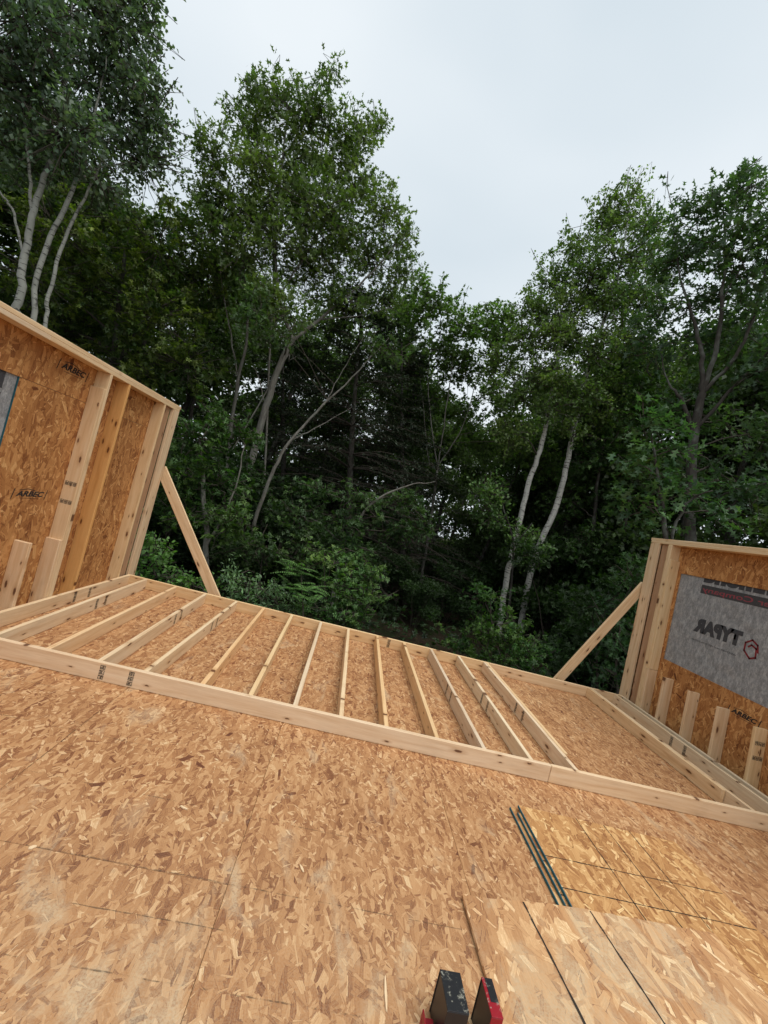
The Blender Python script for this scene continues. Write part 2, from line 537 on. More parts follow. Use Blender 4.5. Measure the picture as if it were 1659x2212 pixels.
def stamp_mesh(nb=3, s=0.032, gap=0.007, seed=1):
    """a lumber grade stamp: small framed blocks of strokes, in the local xz plane"""
    r = random.Random(seed)
    q = []
    def rect(x0, z0, x1, z1):
        q.append([(x0, 0, z0), (x1, 0, z0), (x1, 0, z1), (x0, 0, z1)])
    tot = nb * s + (nb - 1) * gap
    for b in range(nb):
        z0 = -tot / 2 + b * (s + gap)
        for side in (-1, 1):
            x0 = -s * 0.62 if side < 0 else 0.03 * s
            x1 = -0.03 * s if side < 0 else s * 0.62
            t = 0.0028
            rect(x0, z0, x1, z0 + t); rect(x0, z0 + s - t, x1, z0 + s); rect(x0, z0, x0 + t, z0 + s); rect(x1 - t, z0, x1, z0 + s)
            for row in range(3):
                zz = z0 + s * (0.16 + 0.27 * row)
                x = x0 + 0.003
                while x < x1 - 0.005:
                    wv = r.uniform(0.002, 0.0045)
                    if r.random() < 0.8:
                        rect(x, zz, x + wv, zz + s * r.choice((0.1, 0.2, 0.22)))
                    x += wv + 0.0008
    return quads_mesh('grade_stamp', q)
STAMPS = [stamp_mesh(seed=k) for k in range(3)]
for s_ in STAMPS:
    s_.materials.append(M['ink'])
FADED = stamp_mesh(seed=9)
FADED.materials.append(M['faded_ink'])
def stamp(bd, s, side=-1, k=0, faded=False):
    """print a stamp across the wide face of board bd, s metres from its middle"""
    o = obj('grade_stamp', FADED if faded else STAMPS[k % 3], None, bd, (s, side * 0.0205, 0))
    return o
def text_mesh(body, size, bold=0.0, shear=0.0, spacing=1.0):
    cu = bpy.data.curves.new('lettering', 'FONT')
    cu.body = body
    cu.size = size
    cu.offset = bold
    cu.shear = shear
    cu.space_character = spacing
    cu.align_x = 'CENTER'
    cu.align_y = 'CENTER'
    cu.resolution_u = 3
    to = bpy.data.objects.new('t', cu)
    COL.objects.link(to)
    dg = bpy.context.evaluated_depsgraph_get()
    dg.update()
    me = bpy.data.meshes.new_from_object(to.evaluated_get(dg))
    bpy.data.objects.remove(to)
    me.name = 'lettering'
    me.materials.clear()
    return me
def lettering(body, size, mat, parent, loc, xdir, zdir, width=None, height=None, bold=0.0, shear=0.0, spacing=1.0, name='lettering'):
    """print: text x runs along xdir, text up along zdir"""
    me = text_mesh(body, size, bold, shear, spacing)
    xs = [v.co.x for v in me.vertices]
    ys = [v.co.y for v in me.vertices]
    if width:
        k = width / (max(xs) - min(xs))
        for v in me.vertices: v.co.x *= k
    if height:
        k = height / (max(ys) - min(ys))
        for v in me.vertices: v.co.y *= k
    xd, zd = Vector(xdir), Vector(zdir)
    o = obj(name, me, mat, parent)
    mt = Matrix((xd, zd, xd.cross(zd))).transposed()
    for v in me.vertices:
        v.co = mt @ v.co
    o.location = loc
    return o

# ------------------------------------------------------------------ ground
def gz(x, y):
    return -0.95 + 0.12 * math.sin(x * 0.31 + 1) * math.cos(y * 0.27) + 0.05 * math.sin(x * 1.3 + y * 0.9) + 0.01 * max(0, y - 6)
def build_ground():
    xs = [-260, -160, -100, -60] + [-40 + 1.6 * i for i in range(57)] + [60, 100, 160, 260]
    ys = [-260, -120, -60, -30] + [-16 + 1.6 * i for i in range(44)] + [70, 100, 160, 260]
    v = [(x, y, gz(x, y) if abs(x) < 70 and -30 <= y < 70 else -0.95) for y in ys for x in xs]
    n = len(xs)
    f = [(j * n + i, j * n + i + 1, (j + 1) * n + i + 1, (j + 1) * n + i) for j in range(len(ys) - 1) for i in range(n - 1)]
    me = bpy.data.meshes.new('ground')
    me.from_pydata(v, [], f)
    me.update()
    for p_ in me.polygons: p_.use_smooth = True
    tag(obj('ground', me, 'ground'), kind='structure')
build_ground()

# ------------------------------------------------------------------ the deck
XL, XR = 0.12, 7.491          # inner faces of the two standing walls
YE = 2.69                     # back edge of the deck
SHR = 0.058                   # the right wall stands a little out of plumb
DX0, DX1, DY0 = -0.035, 7.65, -5.6
floor = obj('floor', box_mesh('floor', (DX0, DY0, -0.28), (DX1, YE - 0.04, -0.0205)), 'dusty_osb')
uvmap(floor.data)
tag(floor, kind='structure')
rim = board('rim_joist', floor, (DX0, YE - 0.02, -0.15), (DX1, YE - 0.02, -0.15), w=0.26)
fnd = tag(obj('foundation', box_mesh('foundation', (DX0 + 0.02, DY0 + 0.02, -1.5), (DX1 - 0.02, YE - 0.05, -0.283)), 'concrete'), kind='structure')
JX = [DX0, 0.324, 1.5505, 2.777, 4.003, 5.2295, 6.456, DX1]
PM = {}
for i in range(len(JX) - 1):
    y = YE if False else None
    js = [-5.6, -3.9, -1.453, 0.987, YE - 0.002] if i % 2 == 0 else [-5.6, -2.463, -0.02, 2.42, YE - 0.002]
    for a, b in zip(js[:-1], js[1:]):
        g_ = 0.0008
        wx, wy = round(JX[i + 1] - JX[i] - 2 * g_, 4), round(b - a - 2 * g_, 4)
        if (wx, wy) not in PM:
            PM[(wx, wy)] = box_mesh('osb_panel', (-wx / 2, -wy / 2, -0.018), (wx / 2, wy / 2, 0.0), 0.0015, uv=True)
        obj('osb_panel', PM[(wx, wy)], 'floor_osb', floor, ((JX[i] + JX[i + 1]) / 2, (a + b) / 2, 0.0))
k = 0
for y, x0, x1, gp in ((-0.655, 0.9, 2.1, .45), (-1.045, 1.5, 3.6, .3), (-1.453, 1.7, 3.9, .16), (-1.653, 2.1, 2.82, .12), (-1.855, 1.9, 3.4, .12), (-0.25, .4, 1.6, .6), (0.4, 2.2, 4.6, .6)):
    k += 1
    ragged('chalk_line', 'chalk', floor, (x0, y), (x1, y + 0.004), 0.0048, 0.0012, k, gp)
for x, y0, y1, gp in ((1.5505, -1.8, 1.0, .35),):
    k += 1
    ragged('chalk_line', 'chalk', floor, (x + 0.003, y0), (x + 0.003, y1), 0.0065, 0.0014, k, gp)

# ------------------------------------------------------------------ the framed wall lying on the deck
fr = tag(empty('wall_frame', (3.8, -0.02, 0.0)), 'long framed stud wall lying flat on the wood floor between two standing walls', 'wall frame')
fo = Vector(fr.location)
def fb(name, p0, p1, **kw):
    return board(name, fr, Vector(p0) - fo, Vector(p1) - fo, **kw)
LF = 2.457
ZC = 0.0715
pn = fb('plate', (0.125, -0.019, ZC), (5.047, -0.019, ZC), col=(0.98, 0.93, 0.88, 1))
pn2 = fb('plate', (5.051, -0.019, ZC), (7.478, -0.019, ZC), col=(1.0, 0.93, 0.84, 1))
pf = fb('plate', (0.125, LF + 0.019, ZC), (5.36, LF + 0.019, ZC), col=(1.02, 0.90, 0.70, 1))
fb('plate', (5.364, LF + 0.019, ZC), (7.478, LF + 0.019, ZC), col=(0.98, 0.90, 0.78, 1))
stamp(pn, 1.325 - 2.586, -1, 0); stamp(pn, 1.548 - 2.586, -1, 1)
stamp(pf, 3.85 - 2.74, -1, 2)
FX = [.383, .793, 1.201, 1.635, 2.02, 2.425, 2.843, 3.245, 3.667, 4.065, 4.474, 4.889, 5.285]
NX = [.452, .872, 1.272, 1.628, 2.08, 2.469, 2.837, 3.222, 3.607, 4.046, 4.461, 4.882, 5.292]
TINT = {1: (1, .98, .92, 1), 2: (1.02, .9, .74, 1), 3: (1, .97, .9, 1), 4: (1, .96, .86, 1), 5: (1.04, .86, .64, 1), 6: (1.02, .93, .74, 1), 8: (1.04, .98, .86, 1), 9: (1.03, .88, .66, 1), 10: (1, .88, .68, 1)}
for i, (a, b) in enumerate(zip(NX, FX)):
    s_ = fb('stud', (a, 0.001, ZC), (b, LF - 0.001, ZC), col=TINT.get(i + 1))
    sd_ = -1 if a < 2.9 else 1
    if i in (0, 2, 3):
        stamp(s_, .1 + .05 * i, -1, i); stamp(s_, .27 + .05 * i, -1, i, True)
    if i in (10, 11, 12):
        stamp(s_, .05 - .03 * i + .3, 1, i); stamp(s_, -.14 - .03 * i + .3, 1, i, True)
e0 = fb('stud', (0.146, 0.001, ZC), (0.146, LF - 0.001, ZC), col=(1, .93, .82, 1))
stamp(e0, 0.15, -1, 1); stamp(e0, 0.4, -1, 1, True)
fb('trimmer_stud', (5.333, 0.25, ZC), (5.326, LF - 0.001, ZC), col=(1.04, .95, .78, 1))
fb('trimmer_stud', (6.936, 0.25, ZC), (6.92, LF - 0.001, ZC), col=(1.0, .9, .74, 1))
fb('stud', (6.978, 0.001, ZC), (6.962, LF - 0.001, ZC), col=(1, .95, .86, 1))
e1 = fb('stud', (7.336, 0.001, ZC), (7.345, LF - 0.001, ZC), col=(1, .97, .9, 1))
stamp(e1, .1, 1, 0); stamp(e1, -.1, 1, 2)
e2 = fb('stud', (7.456, 0.001, ZC), (7.458, LF - 0.001, ZC), col=(.98, .97, .93, 1))

# ------------------------------------------------------------------ the two standing walls
HB, HT = 2.497, 2.573
def sheathing_panels(parent, x0, x1, rects, shear):
    for (ya, yb, za, zb) in rects:
        g_ = 0.0015
        obj('sheathing_panel', box_mesh('sheathing_panel', (x0, ya + g_, za + g_), (x1, yb - g_, zb - g_), 0.001, shear, True), 'wall_osb', parent)
def wb(name, par, p0, p1, zdir, shear=0.0, o=None, **kw):
    p0, p1 = Vector(p0), Vector(p1)
    p0.y += shear * p0.z
    p1.y += shear * p1.z
    return board(name, par, p0 - o, p1 - o, zdir, **kw)
def upright(name, par, y0, z0, z1, xc, o, shear=0.0, **kw):
    return wb(name, par, (xc, y0 + 0.019, z0), (xc, y0 + 0.019, z1), (1, 0, 0), shear, o, **kw)

# left wall -----------------------------------------------------------
lw = tag(empty('framed_wall', (XL, 0.3, 0.0)), 'standing stud wall on the left with wood sheathing and long bare top plate', 'wall', 'standing walls')
lo = Vector(lw.location)
xc = XL - 0.07
LY0, LY1 = -2.4, 2.675
wb('bottom_plate', lw, (xc, LY0, 0.019), (xc, LY1, 0.019), (1, 0, 0), 0, lo)
wb('top_plate', lw, (xc, LY0, HB + 0.019), (xc, 0.205, HB + 0.019), (1, 0, 0), 0, lo)
wb('top_plate', lw, (xc, 0.208, HB + 0.019), (xc, LY1, HB + 0.019), (1, 0, 0), 0, lo, col=(1, .93, .8, 1))
wb('top_plate', lw, (xc, LY0, HT - 0.0185), (xc, LY1 + 0.025, HT - 0.0185), (1, 0, 0), 0, lo, col=(1.02, .95, .82, 1))
zb, zt = 0.0385, HB - 0.0005
# end post: a wide board facing the room, a recessed backer and a stud
wb('stud', lw, (XL - 0.019, 2.585, zb), (XL - 0.019, 2.585, zt), (0, 1, 0), 0, lo, w=0.18, col=(.97, .9, .82, 1))
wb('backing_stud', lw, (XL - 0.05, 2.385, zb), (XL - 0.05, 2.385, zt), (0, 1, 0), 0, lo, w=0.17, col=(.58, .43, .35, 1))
upright('stud', lw, 2.24, zb, zt, xc, lo, col=(1.02, .92, .74, 1))
upright('stud', lw, 1.385, zb, zt, xc, lo, col=(.96, .66, .34, 1))
ks = upright('king_stud', lw, 1.045, zb, zt, xc, lo, col=(1, .93, .8, 1))
js_ = upright('jack_stud', lw, 1.006, zb, 2.33, xc, lo, col=(.98, .88, .74, 1))
for zz, fd in ((1.12, False), (1.31, False)):
    st = obj('grade_stamp', STAMPS[0], None, js_, (zz - (2.33 + zb) / 2, 0.0, 0))
    st.location = (zz - (2.33 + zb) / 2, -0.0205, 0)
    st2 = obj('grade_stamp', STAMPS[1], None, js_, (zz - (2.33 + zb) / 2, 0.0205, 0))
for y in (0.963, 0.585, 0.18, -0.22):
    upright('cripple_stud', lw, y if y != .963 else 0.967, zb, 0.735, xc, lo, col=(.98, .86, .74, 1))
SX0, SX1 = XL - 0.14 - 0.0125, XL - 0.1405
sheathing_panels(lw, SX0 - lo.x, SX1 - lo.x, [(a - lo.y, b - lo.y, c, d) for a, b, c, d in (
    (0.19, 2.675, 2.14, HT - 0.004), (0.19, 1.43, -0.25, 2.14), (1.43, 2.675, -0.25, 2.14),
    (-1.5, 0.19, 2.14, HT - 0.004), (-1.5, 0.19, -0.25, 0.88), (LY0, -1.5, -0.25, HT - 0.004))], 0)
lwrap = obj('housewrap', box_mesh('housewrap', (SX0 - 0.004 - lo.x, LY0 - lo.y, -0.3), (SX0 - 0.002 - lo.x, LY1 - 0.01 - lo.y, HT - 0.01)), 'wrap', lw)
obj('painted_edge', box_mesh('painted_edge', (SX0 - lo.x + .001, 0.186 - lo.y, 0.885), (SX1 - lo.x + 0.0015, 0.1895 - lo.y, 2.138)), 'teal', lw)
px = SX1 + 0.0012 - lo.x
def arbec(par, y, z, x, wdt, hgt, sgn, mat):
    """maker's mark: slanted letters between two bars under a short roof line"""
    lettering('ARBEC', 0.2, mat, par, (x, y, z), (0, sgn, 0), (0, 0, 1), wdt * 0.84, hgt * 0.62, bold=0.008, shear=0.25)
    q = []
    for s in (-1, 1):
        a, sl = y + sgn * s * wdt * 0.5, hgt * 0.12 * sgn
        q.append([(x, a - .005 - sl, z - hgt * .55), (x, a + .005 - sl, z - hgt * .55), (x, a + .005 + sl, z + hgt * .55), (x, a - .005 + sl, z + hgt * .55)])
    c = y - sgn * wdt * 0.1
    for s in (-1, 1):
        q.append([(x, c, z + hgt * .62), (x, c, z + hgt * .54), (x, c + s * wdt * .24, z + hgt * .38), (x, c + s * wdt * .24, z + hgt * .44)])
    r = random.Random(int(abs(y) * 100))
    t = -wdt * 0.3
    while t < wdt * 0.3:
        b = r.uniform(.004, .01)
        q.append([(x, y + sgn * t, z - hgt * .5), (x, y + sgn * (t + b), z - hgt * .5), (x, y + sgn * (t + b), z - hgt * .42), (x, y + sgn * t, z - hgt * .42)])
        t += b + .006
    me = quads_mesh('emblem', q)
    obj('emblem', me, mat, par)
lp = [o for o in lw.children if o.name.startswith('sheathing_panel')]
arbec(lp[0], 0.735 - lo.y, 2.385, px, 0.39, 0.095, 1, 'ink')
arbec(lp[1], 0.625 - lo.y, 1.165, px, 0.38, 0.085, 1, 'ink')

def wrap_print(par, x, ycen, sgn, zoff=0.0):
    """shop name on the outer face, showing through reversed; text runs along -y seen from inside"""
    lettering('Hammond', 0.3, 'wrap_ink', par, (x, ycen + 0.0, 2.155 + zoff), (0, sgn, 0), (0, 0, 1), 1.36, 0.21, bold=0.012)
    q = quads_mesh('print_band', [[(x - .0004 * (1 if sgn < 0 else -1), ycen - 0.69, 1.915 + zoff), (x - .0004 * (1 if sgn < 0 else -1), ycen + 0.69, 1.915 + zoff), (x - .0004 * (1 if sgn < 0 else -1), ycen + 0.69, 2.03 + zoff), (x - .0004 * (1 if sgn < 0 else -1), ycen - 0.69, 2.03 + zoff)]])
    return q

# right wall ----------------------------------------------------------
rw = tag(empty('framed_wall', (XR, 1.0, 0.0)), 'standing stud wall on the right with grey printed housewrap showing through its opening', 'wall', 'standing walls')
ro = Vector(rw.location)
xc = XR + 0.07
RY0, RY1 = -2.0, 2.57
wb('bottom_plate', rw, (xc, RY0, 0.019), (xc, RY1, 0.019), (1, 0, 0), SHR, ro)
wb('top_plate', rw, (xc, RY0, HB + 0.019), (xc, RY1, HB + 0.019), (1, 0, 0), SHR, ro, col=(1, .93, .8, 1))
wb('top_plate', rw, (xc, RY0, HT - 0.0185), (xc, RY1 + 0.012, HT - 0.0185), (1, 0, 0), SHR, ro, col=(1.02, .96, .84, 1))
wb('stud', rw, (XR + 0.019, 2.48, zb), (XR + 0.019, 2.48, zt), (0, 1, 0), SHR, ro, w=0.18, col=(.98, .9, .8, 1))
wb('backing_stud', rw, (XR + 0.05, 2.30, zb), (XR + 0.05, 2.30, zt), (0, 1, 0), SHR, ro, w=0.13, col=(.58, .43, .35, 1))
upright('stud', rw, 2.176, zb, zt, xc, ro, SHR, col=(.98, .9, .76, 1))
upright('king_stud', rw, 2.1375, zb, zt, xc, ro, SHR, col=(1, .93, .8, 1))
upright('trimmer_stud', rw, 2.099, 0.694, 2.28, xc, ro, SHR, col=(1, .9, .72, 1))
crs = []
for y in (2.099, 1.797, 1.384, 0.975, 0.542, 0.12):
    crs.append(upright('cripple_stud', rw, y, zb, 0.692, xc, ro, SHR, col=(1, .9, .78, 1) if y != .542 else (1, .88, .68, 1)))
stamp(crs[4], .17, -1, 0); stamp(crs[4], .02, -1, 1); stamp(crs[4], .17, 1, 0); stamp(crs[4], .02, 1, 1)
SX0, SX1 = XR + 0.1405, XR + 0.153
sheathing_panels(rw, SX0 - ro.x, SX1 - ro.x, [(a - ro.y, b - ro.y, c, d) for a, b, c, d in (
    (-0.2, 2.05, 2.12, HT - 0.004), (-0.2, 2.05, -0.25, 0.895), (2.05, 2.57, -0.25, HT - 0.004), (RY0, -0.2, -0.25, HT - 0.004))], SHR)
rwrap = obj('housewrap', box_mesh('housewrap', (SX1 + 0.002 - ro.x, RY0 - ro.y, -0.3), (SX1 + 0.004 - ro.x, 2.56 - ro.y, HT - 0.01), 0, SHR), 'wrap', rw)
wx = SX1 + 0.0008 - ro.x
me = wrap_print(rwrap, wx, 1.11 - ro.y, -1)
obj('print_band', me, 'wrap_strip', rwrap)
# seen from the room, the print is reversed: its text runs towards +y
for o in list(rwrap.children):
    if o.name.startswith('lettering'):
        bpy.data.objects.remove(o)
def rprint(body, mat, ya, yb, za, zb_, bold=0.01):
    """text that reads from y=ya (start) to y=yb (end)"""
    return lettering(body, 0.3, mat, rwrap, (wx - 0.0006, (ya + yb) / 2 - ro.y, (za + zb_) / 2), (0, 1 if yb > ya else -1, 0), (0, 0, 1), abs(yb - ya), zb_ - za, bold)
rprint('Hammond', 'wrap_ink', 0.43, 1.79, 2.052, 2.26, .02)
rprint('Lumber Company', 'wrap_pink', 0.47, 1.77, 1.925, 2.012, .004)
rprint('TYPAR', 'wrap_ink', 1.09, 1.755, 1.395, 1.58, .024)
rprint('WEATHER PROTECTION SYSTEM', 'wrap_ink', 1.12, 1.77, 1.288, 1.306, .0)
def logo(par, x, cy, cz, s, mat):
    """a house-shaped outline that winds inward"""
    pts = [(-.62, -.1), (-.42, .62), (.22, 1.0), (.9, .52), (.86, -.35), (.1, -1.0), (-.5, -.72), (-.36, .22), (.18, .46), (.48, .2)]
    q = []
    for (a, b), (c, d) in zip(pts[:-1], pts[1:]):
        v = Vector((c - a, d - b)).normalized()
        n = Vector((-v.y, v.x)) * 0.095
        a2, b2, c2, d2 = a - v.x * .09, b - v.y * .09, c + v.x * .09, d + v.y * .09
        q.append([(x, cy + s * (a2 + n.x), cz + s * (b2 + n.y)), (x, cy + s * (a2 - n.x), cz + s * (b2 - n.y)), (x, cy + s * (c2 - n.x), cz + s * (d2 - n.y)), (x, cy + s * (c2 + n.x), cz + s * (d2 + n.y))])
    obj('emblem', quads_mesh('emblem', q), mat, par)
logo(rwrap, wx - 0.0006, 0.955 - ro.y, 1.425, 0.105, 'wrap_red')
# the same print repeats along the roll, and on the left wall's wrap
me = lettering('Hammond', 0.3, 'wrap_ink', lwrap, (SX0, 0, 0), (0, -1, 0), (0, 0, 1), 1.36, 0.215, .016)
me.location = (lwrap.data.vertices[0].co.x + 0.0, 0, 0)
lx = (XL - 0.14 - 0.0125 - 0.002 + 0.0012) - lo.x
me.location = (lx, -0.60 - lo.y, 2.10)
b_ = obj('print_band', quads_mesh('print_band', [[(lx - .0004, -1.28 - lo.y, 1.87), (lx - .0004, 0.08 - lo.y, 1.87), (lx - .0004, 0.08 - lo.y, 1.975), (lx - .0004, -1.28 - lo.y, 1.975)]]), 'wrap_strip', lwrap)
lettering('Lumber Company', 0.3, 'wrap_pink', lwrap, (lx + .0004, -0.6 - lo.y, 1.922), (0, -1, 0), (0, 0, 1), 1.3, 0.087, .004)
rp_ = [o for o in rw.children if o.name.startswith('sheathing_panel')]
arbec(rp_[1], 0.82 - ro.y + SHR * .7, 0.70, SX0 - 0.0012 - ro.x, 0.36, 0.085, -1, 'ink')

# ------------------------------------------------------------------ braces nailed to the rim of the deck
YB = YE + 0.021
def brace(p_top, p_bot, label):
    a, b = Vector(p_top), Vector(p_bot)
    e = tag(empty('wall_brace', b), label, 'brace', 'diagonal wall braces')
    d = (b - a).normalized()
    side = Vector((0, 1, 0)).cross(d)
    bd = board('brace_board', e, a - b, Vector((0, 0, 0)), side, col=(1, .91, .78, 1))
    for s, t_ in ((0.04, 0.04), (-0.04, 0.09)):
        for zz in (0.07, (a - b).length - 0.25):
            nm = box_mesh('nail', (-.004, -.0235, -.004), (.004, -.0185, .004), 0.001)
            n_ = obj('nail', nm, 'black_steel', bd, ((a - b).length / 2 - zz - t_, 0, s))
    return e
brace((0.065, YB, 1.66), (1.45, YB, -0.18), 'diagonal board brace running down to the right from the left wall')
brace((7.56, YB, 1.83), (6.44, YB, -0.19), 'diagonal board brace running down to the left from the right wall')

# ------------------------------------------------------------------ loose sheets, brackets, chips on the deck
STK = (4.525, -0.50)
def osb_sheet(x, y, z, wx_, wy_, rz, label, lines, mat, edge=True, group=None):
    e = tag(empty('osb_sheet', (x, y, z)), label, 'wood sheet', group)
    e.rotation_euler = (0, 0, rz)
    t = 0.0148
    p_ = obj('panel', box_mesh('panel', (0, -wy_, 0), (wx_, 0, t), 0.0008, 0, True), mat, e)
    if edge:
        obj('painted_edge', box_mesh('painted_edge', (-0.002, -wy_ + .001, 0.0004), (-0.0002, -0.001, t - .0002)), 'teal', e)
    if edge:
        obj('painted_lip', box_mesh('painted_lip', (-0.002, -wy_ + .001, t + 0.0002), (0.0035, -0.001, t + 0.0008)), 'teal', e)
    for k_, (a, b) in enumerate(lines):
        ragged('printed_line', 'print_line', p_, a, b, 0.007, t + 0.0007, k_ + int(x * 100), .06)
    return e
rz = R(-1.2)
osb_sheet(STK[0], STK[1] + 0.01, 0.001, 1.215, 2.43, rz, 'lowest loose wood sheet of the small stack, its teal edge furthest out', [], 'sheet_osb', group='loose sheets on the floor')
osb_sheet(STK[0] + 0.027, STK[1] - 0.055, 0.0168, 1.215, 2.37, rz, 'middle loose wood sheet of the stack, teal edge set back at its far corner', [((.0, -.40), (.06, -.398)), ((.0, -.62), (.06, -.62))], 'sheet_osb', group='loose sheets on the floor')
osb_sheet(STK[0] + 0.05, STK[1], 0.0326, 1.215, 2.43, rz, 'topmost teal edged wood sheet with a grid of dark lines across it', [((.44, 0), (.44, -1.6)), ((.655, 0), (.655, -1.6)), ((.85, 0), (.85, -1.6)), ((.0, -.43), (1.2, -.41)), ((.0, -.645), (1.2, -.635)), ((.25, -.3), (.25, -.31))], 'sheet_osb', group='loose sheets on the floor')
def sag(x):
    """profile of the sheet that leans off the stack onto the floor"""
    t = min(1, max(0, x / 0.62))
    return 0.009 + 0.040 * (3 * t * t - 2 * t ** 3)
def near_sheet():
    e = tag(empty('osb_sheet', (3.94, -1.285, 0.0)), 'pale dusty wood sheet lapping off the stack at the lower right', 'wood sheet', 'loose sheets on the floor')
    e.rotation_euler = (0, 0, R(1.0))
    W, Lh, t = 1.45, 1.9, 0.0148
    xs = [W * i / 40 for i in range(41)]
    r = random.Random(8)
    jag = [r.uniform(-.004, .004) for _ in xs]
    v, f = [], []
    for x, jg in zip(xs, jag):
        z0 = sag(x)
        v += [(x, jg, z0 + t), (x, -Lh, z0 + t), (x, jg, z0), (x, -Lh, z0)]
    n = len(xs)
    for i in range(n - 1):
        a, b = 4 * i, 4 * (i + 1)
        f += [(a, a + 1, b + 1, b), (a + 2, b + 2, b + 3, a + 3), (a, b, b + 2, a + 2), (a + 1, a + 3, b + 3, b + 1)]
    f += [(0, 2, 3, 1), (4 * (n - 1), 4 * (n - 1) + 1, 4 * (n - 1) + 3, 4 * (n - 1) + 2)]
    me = bpy.data.meshes.new('panel')
    me.from_pydata(v, [], f)
    me.update()
    uvmap(me)
    p_ = obj('panel', me, 'dusty_osb', e)
    ragged('printed_line', 'print_line', p_, (.33, -.006), (.385, -.9), 0.011, lambda x: sag(x) + t + .001, 3, .04)
    ragged('printed_line', 'print_line', p_, (.705, -.006), (.77, -.9), 0.011, lambda x: sag(x) + t + .001, 4, .04)
near_sheet()

def bracket(x0, x1, y0, y1, h, paint, label, inset):
    """folded steel channel standing on its legs, open on its left side"""
    e = tag(empty('steel_bracket', ((x0 + x1) / 2, (y0 + y1) / 2, 0.0)), label, 'steel bracket', 'steel brackets at the bottom of the picture')
    wx_, wy_ = (x1 - x0) / 2, (y1 - y0) / 2
    t = 0.004
    mt = 'black_steel' if paint == 'black' else 'red_steel'
    obj('top_plate', box_mesh('top_plate', (-wx_, -wy_, h - t), (wx_, wy_, h), 0.0012), mt, e)
    obj('front_plate', box_mesh('front_plate', (-wx_, -wy_, 0.001), (wx_, -wy_ + t, h - t - .0005), 0.0012), mt, e)
    obj('rear_plate', box_mesh('rear_plate', (-wx_, wy_ - t, 0.001), (wx_, wy_, h - t - .0005), 0.0012), 'black_steel', e)
    obj('side_plate', box_mesh('side_plate', (wx_ - t, -wy_ + t + .0005, 0.001), (wx_, wy_ - t - .0005, h - t - .0005), 0.0012), 'black_steel', e)
    obj('side_plate', box_mesh('side_plate', (-wx_ + .003, -wy_ + t + .0005, 0.001), (-wx_ + .003 + t, wy_ - t - .0005, h - t - .0005), 0.0012), 'black_steel', e)
    if inset:
        obj('worn_pad', box_mesh('worn_pad', (-wx_ + .012, -wy_ + 0.045, h + .0004), (wx_ - .002, wy_ - .002, h + .0018), 0.0006), 'black_steel', e)
    else:
        obj('foot_flange', box_mesh('foot_flange', (-wx_ - .05, -wy_ - .03, 0.001), (-wx_ - .002, wy_ - .05, 0.034), 0.003), 'red_steel', e)
        obj('flange_plate', box_mesh('flange_plate', (-wx_ - .05, -wy_ - .03, 0.0345), (-wx_ - .045, wy_ - .05, 0.062), 0.001), 'red_steel', e)
    return e
bracket(3.670, 3.753, -1.927, -1.796, 0.166, 'black', 'scuffed black steel channel with a red foot standing on the floor', False)
bracket(3.839, 3.884, -1.922, -1.796, 0.166, 'red', 'red steel channel with a worn black top beside the black one', True)

rc = random.Random(21)
def chip(x, y, L, wd, rz_, label):
    q = [(-L / 2, -wd * .3, 0), (-L * .1, -wd * .5, 0), (L / 2, -wd * .1, 0), (L * .42, wd * .3, 0), (0, wd * .5, 0), (-L * .45, wd * .2, 0)]
    v = [(a, b, 0.0008) for a, b, c in q] + [(a * .94, b * .9, 0.004 + rc.uniform(0, .002)) for a, b, c in q]
    n = len(q)
    f = [tuple(range(n))[::-1], tuple(range(n, 2 * n))] + [(i, (i + 1) % n, n + (i + 1) % n, n + i) for i in range(n)]
    me = bpy.data.meshes.new('wood_chip')
    me.from_pydata(v, [], f)
    me.update()
    o = obj('wood_chip', me, 'lumber', None, (x, y, 0.0018), (0, 0, rz_))
    o.color = (1.05, 1.0, .9, 1)
    tag(o, label, 'wood chip', 'wood chips on the floor')
chip(3.498, -1.765, 0.125, 0.012, R(88), 'long thin splinter lying on the floor near the black bracket')
chip(1.914, -1.46, 0.03, 0.02, R(30), 'small pale wood chip beside the chalk line at far left')
chip(3.26, 0.34, 0.028, 0.02, R(10), 'tiny white wood chip between the studs of the lying frame')
chip(2.42, -1.08, 0.05, 0.014, R(-20), 'pale flat wood chip on the open floor left of the middle seam')
chip(2.58, -1.25, 0.032, 0.018, R(60), 'stubby pale wood chip just left of the middle seam')
chip(3.1, -1.3, 0.045, 0.012, R(120), 'narrow pale wood chip right of the middle seam')

